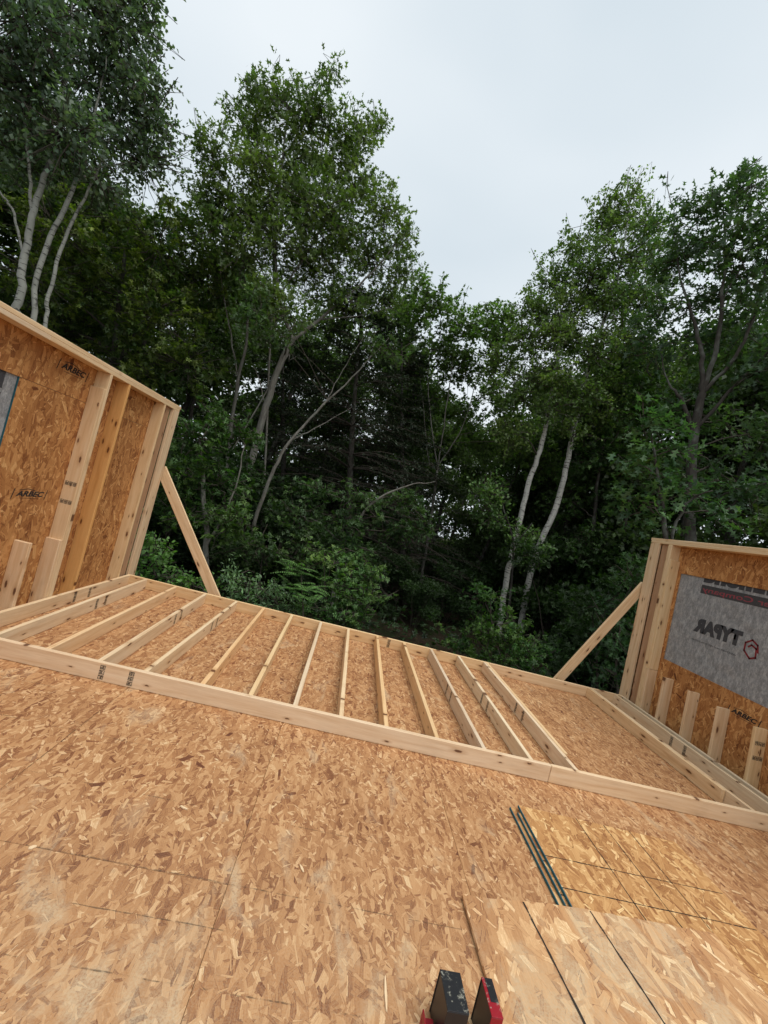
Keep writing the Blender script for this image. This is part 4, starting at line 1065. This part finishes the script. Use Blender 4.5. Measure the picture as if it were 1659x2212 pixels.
RS = {'aspen': .44, 'oak': .66, 'leaning_oak': .5, 'ash': .55, 'left_maple': .6, 'right_oak': .55, 'mid_maple': .65, 'birch_a': 1.15, 'birch_b': 1.15}
def grow(key, name, label, cat, shape, lsize, tint, tint2, seed, cover=1.5, per_twig=16, twig_len=0.5, barkmat='bark', up=0.25, droop=0.0, flat=0.35, group=None, leafmat_='leaf', nroot=1, tvar=0.25, part='crown', limbs=True, gain=1.9, ls_var=.3):
    """a tree or shrub: stems as given, limbs to every foliage mass, twigs with leaves"""
    sp = TREES[key]
    rng = np.random.default_rng(seed)
    st0 = sp['stems'][0][0]
    g0 = gz(st0[0], st0[1])
    base = np.array([st0[0], st0[1], g0])
    root = tag(empty(name, tuple(base)), label, cat, group)
    nodes, nrad = [], []
    for i, stp in enumerate(sp['stems']):
        pts = [p_[:3] for p_ in stp]
        rad = [p_[3] * RS.get(key, 1.0) for p_ in stp]
        grounded = i == 0 or all(np.linalg.norm(np.array(pts[0]) - np.array(q[:3])) > 0.02 for s2 in sp['stems'] if s2 is not stp for q in s2) and rad[0] > rad[-1] and pts[0][2] < pts[-1][2]
        if grounded and pts[0][2] > gz(*pts[0][:2]) - 0.1:
            d = np.array(pts[0]) - np.array(pts[1])
            zz = gz(*pts[0][:2]) - 0.25
            k_ = (zz - pts[0][2])
            dx = d[:2] / max(.3, abs(d[2])) * abs(k_) * 0.35
            pts = [[pts[0][0] + dx[0], pts[0][1] + dx[1], zz]] + pts
            rad = [rad[0] * 1.25] + rad
        P, Rr = smooth_path(pts, rad, 5, 0.012, rng)
        tb = Tubes()
        tb.add(P, Rr, 8 if rad[0] > 0.03 else 5)
        obj('trunk' if grounded else 'limb', tb.mesh('trunk', barkmat, base), None, root)
        nodes.append(P)
        nrad.append(Rr)
    nodes = np.concatenate(nodes)
    nrad = np.concatenate(nrad)
    tw = Tubes()
    LP, LT, LN, LS, LC = [], [], [], [], []
    larea = lsize * lsize * 0.42
    for (x, y, z, rx, ry) in sp['lobes']:
        c = np.array([x, y, z])
        rz_ = ry
        rad3 = np.array([rx, (rx + ry) / 2 * 0.9, rz_])
        # limb from the stems
        dd = np.linalg.norm(nodes - c, axis=1) + np.where(nodes[:, 2] > z, 3.0, 0) + 0.4 * np.abs(nodes[:, 2] - (z - 0.6 * np.linalg.norm(nodes[:, :2] - c[:2], axis=1)))
        j = int(np.argmin(dd))
        s0 = nodes[j]
        if limbs and np.linalg.norm(s0 - c) > 0.15:
            mid = (s0 + c) / 2 + rng.normal(size=3) * 0.08 * np.linalg.norm(c - s0) + np.array([0, 0, 0.06 * np.linalg.norm(c - s0)])
            r0 = min(nrad[j] * 0.6, 0.012 + 0.022 * rx)
            P, Rr = smooth_path([s0, mid, c], [r0, r0 * .75, r0 * .45], 4, 0.01, rng)
            tw.add(P, Rr, 4)
        n_leaf = int(cover * math.pi * rx * ry / larea)
        n_tw = max(3, int(n_leaf / per_twig))
        dirs = rng.normal(size=(n_tw, 3))
        dirs /= np.linalg.norm(dirs, axis=1, keepdims=True)
        dirs[:, 2] += up * 0.4
        rr = rng.random(n_tw) ** (1 / 2.1) * rng.uniform(.8, 1.22, n_tw)
        ends = c + rng.normal(size=(n_tw, 3)).clip(-1.55, 1.55) * rad3 * 0.47
        outd = dirs * np.array([1, 1, .7]) + rng.normal(size=(n_tw, 3)) * 0.45
        outd[:, 2] += up - droop
        outd /= np.linalg.norm(outd, axis=1, keepdims=True)
        tl = twig_len * rng.uniform(.6, 1.35, n_tw)
        starts = ends - outd * tl[:, None]
        ttint = rng.random(n_tw)
        lobe_t = rng.normal() * 0.15
        for k_ in range(n_tw):
            hub = c + (starts[k_] - c) * 0.25 + rng.normal(size=3) * .03
            if rng.random() < 0.9:
                P = np.array([hub, (hub + starts[k_]) / 2 + rng.normal(size=3) * .05, starts[k_], ends[k_]])
                tw.add(P, [0.010, 0.008, 0.0055, 0.002], 3)
        m_ = per_twig
        t = rng.random((n_tw, m_)) ** 0.8
        pos = starts[:, None, :] + (ends - starts)[:, None, :] * t[:, :, None] + rng.normal(size=(n_tw, m_, 3)) * lsize * 0.45
        side = rng.normal(size=(n_tw, m_, 3))
        tv = outd[:, None, :] * 0.6 + side * 0.75
        tv[:, :, 2] -= droop * 0.9
        nv = np.zeros((n_tw, m_, 3))
        nv[:, :, 2] = 1.0
        nv += rng.normal(size=nv.shape) * flat
        sz = lsize * rng.uniform(1 - ls_var, 1 + ls_var, (n_tw, m_))
        mixf = np.clip(ttint[:, None] * 0.7 + lobe_t + rng.random((n_tw, m_)) * 0.3, 0, 1) ** 1.6
        col = np.array(tint)[None, None] * (1 - mixf[..., None]) + np.array(tint2)[None, None] * mixf[..., None]
        col = gain * col * np.exp(rng.normal(size=(n_tw, m_, 1)) * tvar)
        LP.append(pos.reshape(-1, 3)); LT.append(tv.reshape(-1, 3)); LN.append(nv.reshape(-1, 3)); LS.append(sz.reshape(-1)); LC.append(col.reshape(-1, 3))
    if tw.n:
        tag(obj('branches', tw.mesh('branches', 'twig', base), None, root), kind='stuff')
    if LP:
        cr = obj(part, leaf_mesh(part, np.concatenate(LP), np.concatenate(LT), np.concatenate(LN), np.concatenate(LS), np.concatenate(LC), shape, leafmat_, base), None, root)
    return root

OAK, OAK2 = (0.04, 0.066, 0.022), (0.085, 0.115, 0.03)
ASP, ASP2 = (0.046, 0.072, 0.05), (0.082, 0.108, 0.072)
MAP, MAP2 = (0.044, 0.07, 0.022), (0.12, 0.16, 0.025)
BIR, BIR2 = (0.046, 0.078, 0.024), (0.09, 0.125, 0.035)
grow('aspen', 'aspen_tree', 'tall pale barked aspen with several stems behind the left wall', 'tree', 'ovate', 0.085, ASP, ASP2, 1, 2.7, 20, 0.55, 'aspen_bark', 0.25, .1, .75, gain=2.3)
grow('oak', 'oak_tree', 'tallest leafy oak in the middle with a forked grey trunk', 'tree', 'oak', 0.17, OAK, OAK2, 2, 4.5, 14, 0.5, 'bark', 0.5, .05, .6, gain=2.3)
grow('leaning_oak', 'oak_tree', 'slender grey tree leaning right in front of the forked oak', 'tree', 'oak', 0.16, OAK, (0.06, .105, .05), 3, 3.4, 14, .45, 'bark', .1, .1, .5)
grow('ash', 'ash_tree', 'thin straight grey tree just left of the forked oak trunk', 'tree', 'lance', 0.15, OAK, OAK2, 4, 3.0, 14, .5, 'bark', .2, .1, .6)
grow('left_maple', 'maple_tree', 'broad dark maple with yellowish tips behind the aspen stems', 'tree', 'maple', 0.13, (0.026, .052, .016), (0.11, .14, .022), 5, 2.6, 16, .5, 'dark_bark', .1, .15, .35)
grow('edge_maple', 'maple_sapling', 'bright green maple sapling right of the left wall above its brace', 'tree', 'maple', 0.12, (0.035, .085, .02), (0.085, .15, .03), 6, 3.0, 14, .45, 'bark', .05, .15, .3, gain=1.35)
grow('mid_maple', 'maple_tree', 'many stemmed light green maple below the gap of open sky', 'tree', 'maple', 0.14, MAP, (0.085, .15, .035), 7, 2.8, 14, .5, 'bark', .25, .05, .5, gain=2.3)
grow('far_maple', 'maple_tree', 'rounded green maple far back between the oak and the birches', 'tree', 'maple', 0.16, MAP, (0.075, .13, .03), 8, 2.8, 14, .6, 'dark_bark', .1, .1, .5)
grow('birch_a', 'birch_tree', 'white birch trunk nearest the middle, the left of the pair', 'tree', 'ovate', 0.095, BIR, BIR2, 9, 3.0, 18, .55, 'birch_bark', .1, .25, .8, gain=2.3)
grow('birch_b', 'birch_tree', 'taller white birch, the right of the pair, leaning right', 'tree', 'ovate', 0.095, BIR, BIR2, 10, 2.9, 18, .55, 'birch_bark', .15, .25, .8, gain=2.3)
grow('birch_sapling', 'birch_sapling', 'leafy birch sapling in front of the two white trunks', 'tree', 'ovate', 0.1, (0.04, .085, .026), (0.09, .15, .05), 11, 3.2, 16, .45, 'dark_bark', .1, .2, .6)
grow('right_oak', 'oak_tree', 'big dark oak with spreading limbs behind the right wall', 'tree', 'oak', 0.18, (0.026, .05, .026), (0.05, .085, .032), 12, 4.2, 14, .5, 'dark_bark', .3, .1, .6, gain=2.3)
grow('oak_sapling', 'oak_sapling', 'young large leaved oak rising over the end of the right wall', 'tree', 'oak', 0.2, (0.03, .068, .03), (0.06, .11, .04), 13, 4.2, 12, .4, 'dark_bark', .05, .1, .4)
grow('understory_maple', 'maple_tree', 'shaded thin stemmed maple between the birches and the right wall', 'tree', 'maple', 0.14, (0.028, .058, .018), (0.06, .11, .028), 14, 2.8, 14, .5, 'dark_bark', .1, .1, .4)
grow('droop_maple', 'maple_sapling', 'maple sapling with a pale bent limb reaching right over the shrubs', 'tree', 'maple', 0.115, (0.03, .064, .022), (0.06, .105, .032), 15, 3.0, 14, .4, 'bark', 0, .2, .25)
grow('shrub_vine', 'leafy_shrub', 'low leafy shrub at the foot of the left wall brace', 'shrub', 'ovate', 0.075, (0.035, .085, .022), (0.085, .16, .035), 16, 3.0, 16, .35, 'twig', .3, .1, .5, part='foliage', gain=2.1)
grow('shrub_pale', 'leafy_shrub', 'pale small leaved shrub just right of the left brace foot', 'shrub', 'lance', 0.085, (0.05, .1, .045), (0.12, .185, .09), 17, 3.0, 18, .35, 'twig', .35, .05, .6, part='foliage', gain=2.1)
grow('shrub_maple', 'leafy_shrub', 'broad maple shrub with flat layers right of the feathery sumac', 'shrub', 'maple', 0.095, (0.04, .09, .026), (0.11, .17, .045), 18, 3.0, 14, .35, 'twig', .15, .1, .3, part='foliage', gain=2.1)
grow('shrub_birch_foot', 'leafy_shrub', 'green shrub around the foot of the two white birches', 'shrub', 'maple', 0.11, (0.03, .075, .02), (0.09, .15, .03), 19, 3.0, 14, .4, 'twig', .15, .1, .35, part='foliage', gain=2.1)
grow('shrub_oak_dark', 'leafy_shrub', 'dark shrub in the shade behind the right wall brace', 'shrub', 'oak', 0.15, (0.02, .05, .02), (0.045, .09, .028), 20, 3.0, 12, .4, 'twig', .1, .1, .4, part='foliage')
grow('shrub_shade', 'leafy_shrub', 'shaded shrub standing behind the pale one and the sumac', 'shrub', 'maple', 0.11, (0.025, .055, .02), (0.06, .1, .03), 22, 2.6, 14, .4, 'twig', .15, .1, .35, part='foliage')

def sumac():
    sp = TREES['sumac']
    rng = np.random.default_rng(31)
    st = sp['stems'][0]
    base = np.array([st[0][0], st[0][1], gz(st[0][0], st[0][1])])
    root = tag(empty('sumac_shrub', tuple(base)), 'bright green feathery sumac between the pale shrub and the maple shrub', 'shrub')
    tb = Tubes()
    P, Rr = smooth_path([p_[:3] for p_ in st], [p_[3] for p_ in st], 5)
    tb.add(P, Rr, 5)
    LP, LT, LN, LS, LC = [], [], [], [], []
    for (x, y, z, rx, ry) in sp['lobes']:
        for k_ in range(13):
            c = np.array([x, y, z]) + rng.normal(size=3) * np.array([rx, rx, ry]) * .35
            a = rng.uniform(0, 2 * math.pi)
            d = np.array([math.cos(a), math.sin(a), rng.uniform(.1, .5)])
            L = rng.uniform(.28, .42)
            t = np.linspace(0, 1, 12)[:, None]
            pth = c + d * L * t + np.array([0, 0, -.28]) * L * t ** 2
            tb.add(pth, np.linspace(.004, .001, 12), 3)
            tg = np.gradient(pth, axis=0)
            tg /= np.linalg.norm(tg, axis=1, keepdims=True)
            sd2 = np.cross(tg, [0, 0, 1.])
            sd2 /= np.linalg.norm(sd2, axis=1, keepdims=True)
            for s in (-1, 1):
                LP.append(pth); LT.append(sd2 * s + tg * .5 + np.array([0, 0, -.25])); LN.append(np.tile([0, 0, 1.], (12, 1)) + rng.normal(size=(12, 3)) * .12)
                LS.append(np.full(12, .085) * (1 - .5 * t[:, 0] ** 2)); LC.append(np.array([.11, .24, .06]) * np.exp(rng.normal(size=(12, 1)) * .2) * np.ones((12, 3)))
    obj('stems', tb.mesh('stems', 'twig', base), None, root)
    obj('foliage', leaf_mesh('foliage', np.concatenate(LP), np.concatenate(LT), np.concatenate(LN), np.concatenate(LS), np.concatenate(LC), 'lance', 'leaf', base), None, root)
sumac()

def hemlock(key, label, seed, spread, nb, zlo):
    """shaded conifer: bare lower boughs in fine sprays, thin dark needles"""
    sp = TREES[key]
    rng = np.random.default_rng(seed)
    st = sp['stems'][0]
    base = np.array([st[0][0], st[0][1], gz(st[0][0], st[0][1])])
    root = tag(empty('hemlock_tree', tuple(base)), label, 'tree')
    tb = Tubes()
    P, Rr = smooth_path([p_[:3] for p_ in st], [p_[3] for p_ in st], 6, .01, rng)
    tb.add(P, Rr, 7)
    obj('trunk', tb.mesh('trunk', 'dark_bark', base), None, root)
    bw = Tubes()
    LP, LT, LN, LS, LC = [], [], [], [], []
    ztop = P[-1][2]
    for k_ in range(nb):
        u = rng.random() ** 0.9
        z = zlo + (ztop - zlo) * u
        j = int(np.argmin(np.abs(P[:, 2] - z)))
        a = rng.uniform(0, 2 * math.pi)
        L = spread * (1.0 - 0.72 * u) * rng.uniform(.6, 1.1)
        d = np.array([math.cos(a), math.sin(a), rng.uniform(.05, .45)])
        t = np.linspace(0, 1, 7)[:, None]
        pth = P[j] + d * L * t + np.array([0, 0, -.3]) * L * t ** 2 + rng.normal(size=(7, 3)) * .03 * t
        bw.add(pth, np.linspace(.02 * (L / 2.5) + .004, .003, 7), 3)
        for q in range(int(9 * L)):
            f = rng.uniform(.2, 1)
            i = f * 6
            i0 = min(5, int(i))
            s0 = pth[i0] + (pth[i0 + 1] - pth[i0]) * (i - i0)
            dd = (pth[-1] - pth[0]) / L
            sd2 = np.cross(dd, [0, 0, 1]) * rng.choice([-1, 1])
            tl = rng.uniform(.2, .65) * (1.1 - .5 * f)
            td = dd * .7 + sd2 * rng.uniform(.4, 1) + np.array([0, 0, rng.uniform(-.3, .2)])
            e = s0 + td * tl
            bw.add(np.array([s0, (s0 + e) / 2 + rng.normal(size=3) * .02, e]), [.005, .004, .002], 3)
            green = np.clip((u - .1) * 1.3, 0.12, 1) * (0.3 + .7 * f)
            n = int(26 * green)
            if n:
                tt = rng.random((n, 1))
                LP.append(s0 + (e - s0) * tt + rng.normal(size=(n, 3)) * .02); LT.append(td + rng.normal(size=(n, 3)) * .5)
                LN.append(np.tile([0, 0, 1.], (n, 1)) + rng.normal(size=(n, 3)) * .3); LS.append(rng.uniform(.06, .13, n))
                LC.append(np.array([.022, .04, .018]) * np.exp(rng.normal(size=(n, 1)) * .25) * np.ones((n, 3)))
    tag(obj('boughs', bw.mesh('boughs', 'dead_twig', base), None, root), kind='stuff')
    obj('crown', leaf_mesh('crown', np.concatenate(LP), np.concatenate(LT), np.concatenate(LN), np.concatenate(LS), np.concatenate(LC), 'lance', 'needle', base), None, root)
hemlock('hemlock_a', 'dark bare boughed conifer right of the forked oak trunk', 41, 3.5, 210, 0.2)
hemlock('hemlock_b', 'dark conifer deeper in, left of the many stemmed maple', 42, 3.0, 170, -.2)
hemlock('hemlock_c', 'dark conifer hidden deep behind the forked oak trunk', 43, 3.2, 130, -.2)

# ------------------------------------------------------------------ the wood behind
def proto(seed, h, kind):
    rng = np.random.default_rng(seed)
    root = empty('forest_tree', (0, 0, 0))
    tb = Tubes()
    lean = rng.normal(size=2) * 0.05
    pts = [[0, 0, -.3], [lean[0] * h * .3, lean[1] * h * .3, h * .3], [lean[0] * h * .7, lean[1] * h * .7, h * .65], [lean[0] * h, lean[1] * h, h * .95]]
    P, Rr = smooth_path(pts, [.14, .11, .07, .015], 5, .03, rng)
    tb.add(P, Rr, 6)
    obj('trunk', tb.mesh('trunk', 'dark_bark', np.zeros(3)), None, root)
    tw = Tubes()
    LP, LT, LN, LS, LC = [], [], [], [], []
    nl = 32
    for k_ in range(nl):
        u = rng.uniform(.10, 1.0)
        c0 = P[min(len(P) - 1, int(u * (len(P) - 1)))]
        rr = (2.3 * math.sin(math.pi * min(1, .18 + .8 * u)) + .35) * rng.uniform(.3, 1)
        a = rng.uniform(0, 2 * math.pi)
        c = c0 + np.array([math.cos(a) * rr, math.sin(a) * rr, .35 * rr])
        tw.add(np.array([c0, (c0 + c) / 2 + rng.normal(size=3) * .1, c]), [.035, .022, .01], 4)
        n = 420 if kind else 480
        ls = .17 if kind else .14
        dirs = rng.normal(size=(n, 3))
        dirs /= np.linalg.norm(dirs, axis=1, keepdims=True)
        pos = c + dirs * np.array([1.15, 1.15, .62]) * (rng.random((n, 1)) ** .5) * rng.uniform(.8, 1.15)
        LP.append(pos); LT.append(rng.normal(size=(n, 3)) + dirs * .5)
        LN.append(np.tile([0, 0, 1.], (n, 1)) + rng.normal(size=(n, 3)) * .5); LS.append(ls * rng.uniform(.7, 1.3, n))
        cc = np.array([(.053, .088, .03), (.072, .11, .034)][kind]) * math.exp(rng.normal() * .2)
        LC.append(cc * np.exp(rng.normal(size=(n, 1)) * .25) * np.ones((n, 3)))
    tag(obj('branches', tw.mesh('branches', 'dead_twig', np.zeros(3)), None, root), kind='stuff')
    obj('crown', leaf_mesh('crown', np.concatenate(LP), np.concatenate(LT), np.concatenate(LN), np.concatenate(LS), np.concatenate(LC), 'ovate', 'leaf', np.zeros(3)), None, root)
    return root
def copy_tree(o):
    c = o.copy()
    COL.objects.link(c)
    for ch in o.children:
        d = ch.copy()
        COL.objects.link(d)
        d.parent = c
    return c
PROT = [proto(100 + k_, 10.5, k_ % 2) for k_ in range(4)]
used = [False] * 4
rf = random.Random(77)
GL = 'slender shaded tree standing deep in the wood behind the nearer trees'
spots = []
for az, d, s in [(-58, 15, .95), (-52, 18, 1.05), (-47, 14, .9), (-43, 19, 1.15), (-38, 16, 1.05), (-34, 20, 1.15), (-30, 16.5, 1.0), (-26, 20, 1.2), (-22, 17, .95), (-18, 21, 1.2), (-13, 17.5, .95), (-9, 22, 1.2),
                 (-4, 18, .9), (0, 22, 1.1), (4, 18.5, .85), (7, 23, .95), (11, 19.5, .8), (15, 24, .95), (18, 18.5, .8), (22, 22, 1.0), (26, 18.5, 1.1), (30, 22, 1.3), (33, 17, 1.15), (37, 20, 1.3), (29, 16.5, 1.0), (24, 25, 1.25), (40, 22, 1.4), (35, 24, 1.5), (46, 16, 1.25), (41, 15.5, 1.0), (45, 19, 1.15), (49, 14, .95), (54, 17, 1.1), (59, 14, 1.0),
                 (-50, 26, 1.4), (-40, 27, 1.4), (-31, 28, 1.4), (-20, 29, 1.4), (-11, 29, 1.35), (-2, 30, 1.2), (6, 31, 1.1), (13, 31, 1.05), (20, 30, 1.15), (28, 29, 1.35), (36, 27, 1.35), (44, 26, 1.3), (53, 24, 1.3)]:
    a = R(az + rf.uniform(-1, 1))
    x, y = CAM.x + math.sin(a) * d, CAM.y + math.cos(a) * d
    spots.append((x, y, s * rf.uniform(.93, 1.05), rf.uniform(0, 6.28)))
for i, (x, y, s, rz_) in enumerate(spots):
    k_ = i % 4
    o = PROT[k_] if not used[k_] else copy_tree(PROT[k_])
    used[k_] = True
    o.location = (x, y, gz(x, y))
    o.scale = (s, s, s)
    o.rotation_euler = (0, 0, rz_)
    tag(o, GL, 'tree', 'trees deep in the wood')

def far_wood():
    """the rest of the wood beyond the trees one can tell apart"""
    rng = np.random.default_rng(9)
    n = 30000
    az = rng.uniform(-1.25, 1.25, n)
    d = rng.uniform(34, 46, n)
    top = 11.0 + 2.5 * np.sin(az * 9) + 1.5 * np.sin(az * 23 + 1)
    z = -1 + rng.random(n) * top
    P = np.stack([CAM.x + np.sin(az) * d, CAM.y + np.cos(az) * d, z], 1)
    C = np.array([.035, .07, .022]) * np.exp(rng.normal(size=(n, 1)) * .3) * np.ones((n, 3))
    me = leaf_mesh('far_wood', P, rng.normal(size=(n, 3)), np.tile([0, 0, 1.], (n, 1)) + rng.normal(size=(n, 3)) * .6, rng.uniform(.4, .75, n), C, 'ovate', 'leaf', np.zeros(3))
    tag(obj('far_wood', me), 'dark mass of the far wood closing the view behind the trees', 'wood', kind='stuff')
far_wood()
def bush_proto(seed):
    rng = np.random.default_rng(seed)
    root = empty('understory_bush', (0, 0, 0))
    tw = Tubes()
    LP, LT, LN, LS, LC = [], [], [], [], []
    for k_ in range(11):
        c = np.array([rng.normal() * .75, rng.normal() * .75, rng.uniform(.3, 2.9)])
        tw.add(np.array([[c[0] * .15, c[1] * .15, -.2], [c[0] * .6, c[1] * .6, c[2] * .6], c]), [.02, .014, .006], 4)
        n = 330
        dirs = rng.normal(size=(n, 3))
        dirs /= np.linalg.norm(dirs, axis=1, keepdims=True)
        LP.append(c + dirs * np.array([.75, .75, .4]) * (rng.random((n, 1)) ** .5)); LT.append(rng.normal(size=(n, 3)) + dirs)
        LN.append(np.tile([0, 0, 1.], (n, 1)) + rng.normal(size=(n, 3)) * .35); LS.append(rng.uniform(.09, .17, n))
        LC.append(np.array([.04, .08, .024]) * math.exp(rng.normal() * .2) * np.exp(rng.normal(size=(n, 1)) * .25) * np.ones((n, 3)))
    tag(obj('stems', tw.mesh('stems', 'dead_twig', np.zeros(3)), None, root), kind='stuff')
    obj('foliage', leaf_mesh('foliage', np.concatenate(LP), np.concatenate(LT), np.concatenate(LN), np.concatenate(LS), np.concatenate(LC), 'maple', 'leaf', np.zeros(3)), None, root)
    return root
BP = [bush_proto(300 + k_) for k_ in range(3)]
for i, (az, d, s) in enumerate([(-34, 9.5, .8), (-29, 11.5, 1.0), (-23, 11, .9), (-19, 13, 1.1), (-15, 10.5, .75), (-10, 12.5, 1.0), (-5, 11.5, .8), (-1, 13.5, 1.0), (4, 12.5, .6), (13, 16, .7), (21, 17, 1.0), (9, 12.5, .55), (12, 11.5, .45), (15.5, 13.5, .6), (7, 14.5, .7), (27, 15, 1.1),
                                (31, 12.5, .95), (35, 14, 1.1), (40, 12, 1.0), (45, 12, 1.1), (-40, 12, 1.1), (-45, 14, 1.2), (-26, 15, 1.2), (-7, 16, 1.2), (37, 10.5, .8), (-13, 15.5, 1.1)]):
    a = R(az)
    x, y = CAM.x + math.sin(a) * d, CAM.y + math.cos(a) * d
    o = BP[i] if i < 3 else copy_tree(BP[i % 3])
    o.location = (x, y, gz(x, y))
    o.scale = (s, s, s)
    o.rotation_euler = (0, 0, i * 1.7)
    tag(o, 'shaded leafy bush growing under the trees in the dark of the wood', 'bush', 'bushes under the trees')

def undergrowth():
    rng = np.random.default_rng(5)
    n = 26000
    y = 3.6 + rng.random(n) ** 1.4 * 28
    x = 3.5 + (rng.random(n) - .5) * (16 + (y - 3.6) * 2.2)
    pn_ = np.sin(x * 1.3 + 2 * np.sin(y * .9)) * np.cos(y * 1.1 + x * .4)
    keep = pn_ + rng.normal(size=n) * .35 > 0.05
    x, y = x[keep], y[keep]
    n = len(x)
    z = np.array([gz(a, b) for a, b in zip(x, y)]) + rng.random(n) ** 1.5 * 0.75
    P = np.stack([x, y, z], 1)
    C = np.array([.03, .065, .02]) * np.exp(rng.normal(size=(n, 1)) * .3) * np.ones((n, 3))
    me = leaf_mesh('undergrowth', P, rng.normal(size=(n, 3)) * [1, 1, .4], np.tile([0, 0, 1.], (n, 1)) + rng.normal(size=(n, 3)) * .4, rng.uniform(.08, .2, n), C, 'maple', 'leaf', np.zeros(3))
    tag(obj('undergrowth', me), 'low green plants covering the floor of the wood', 'undergrowth', kind='stuff')
undergrowth()
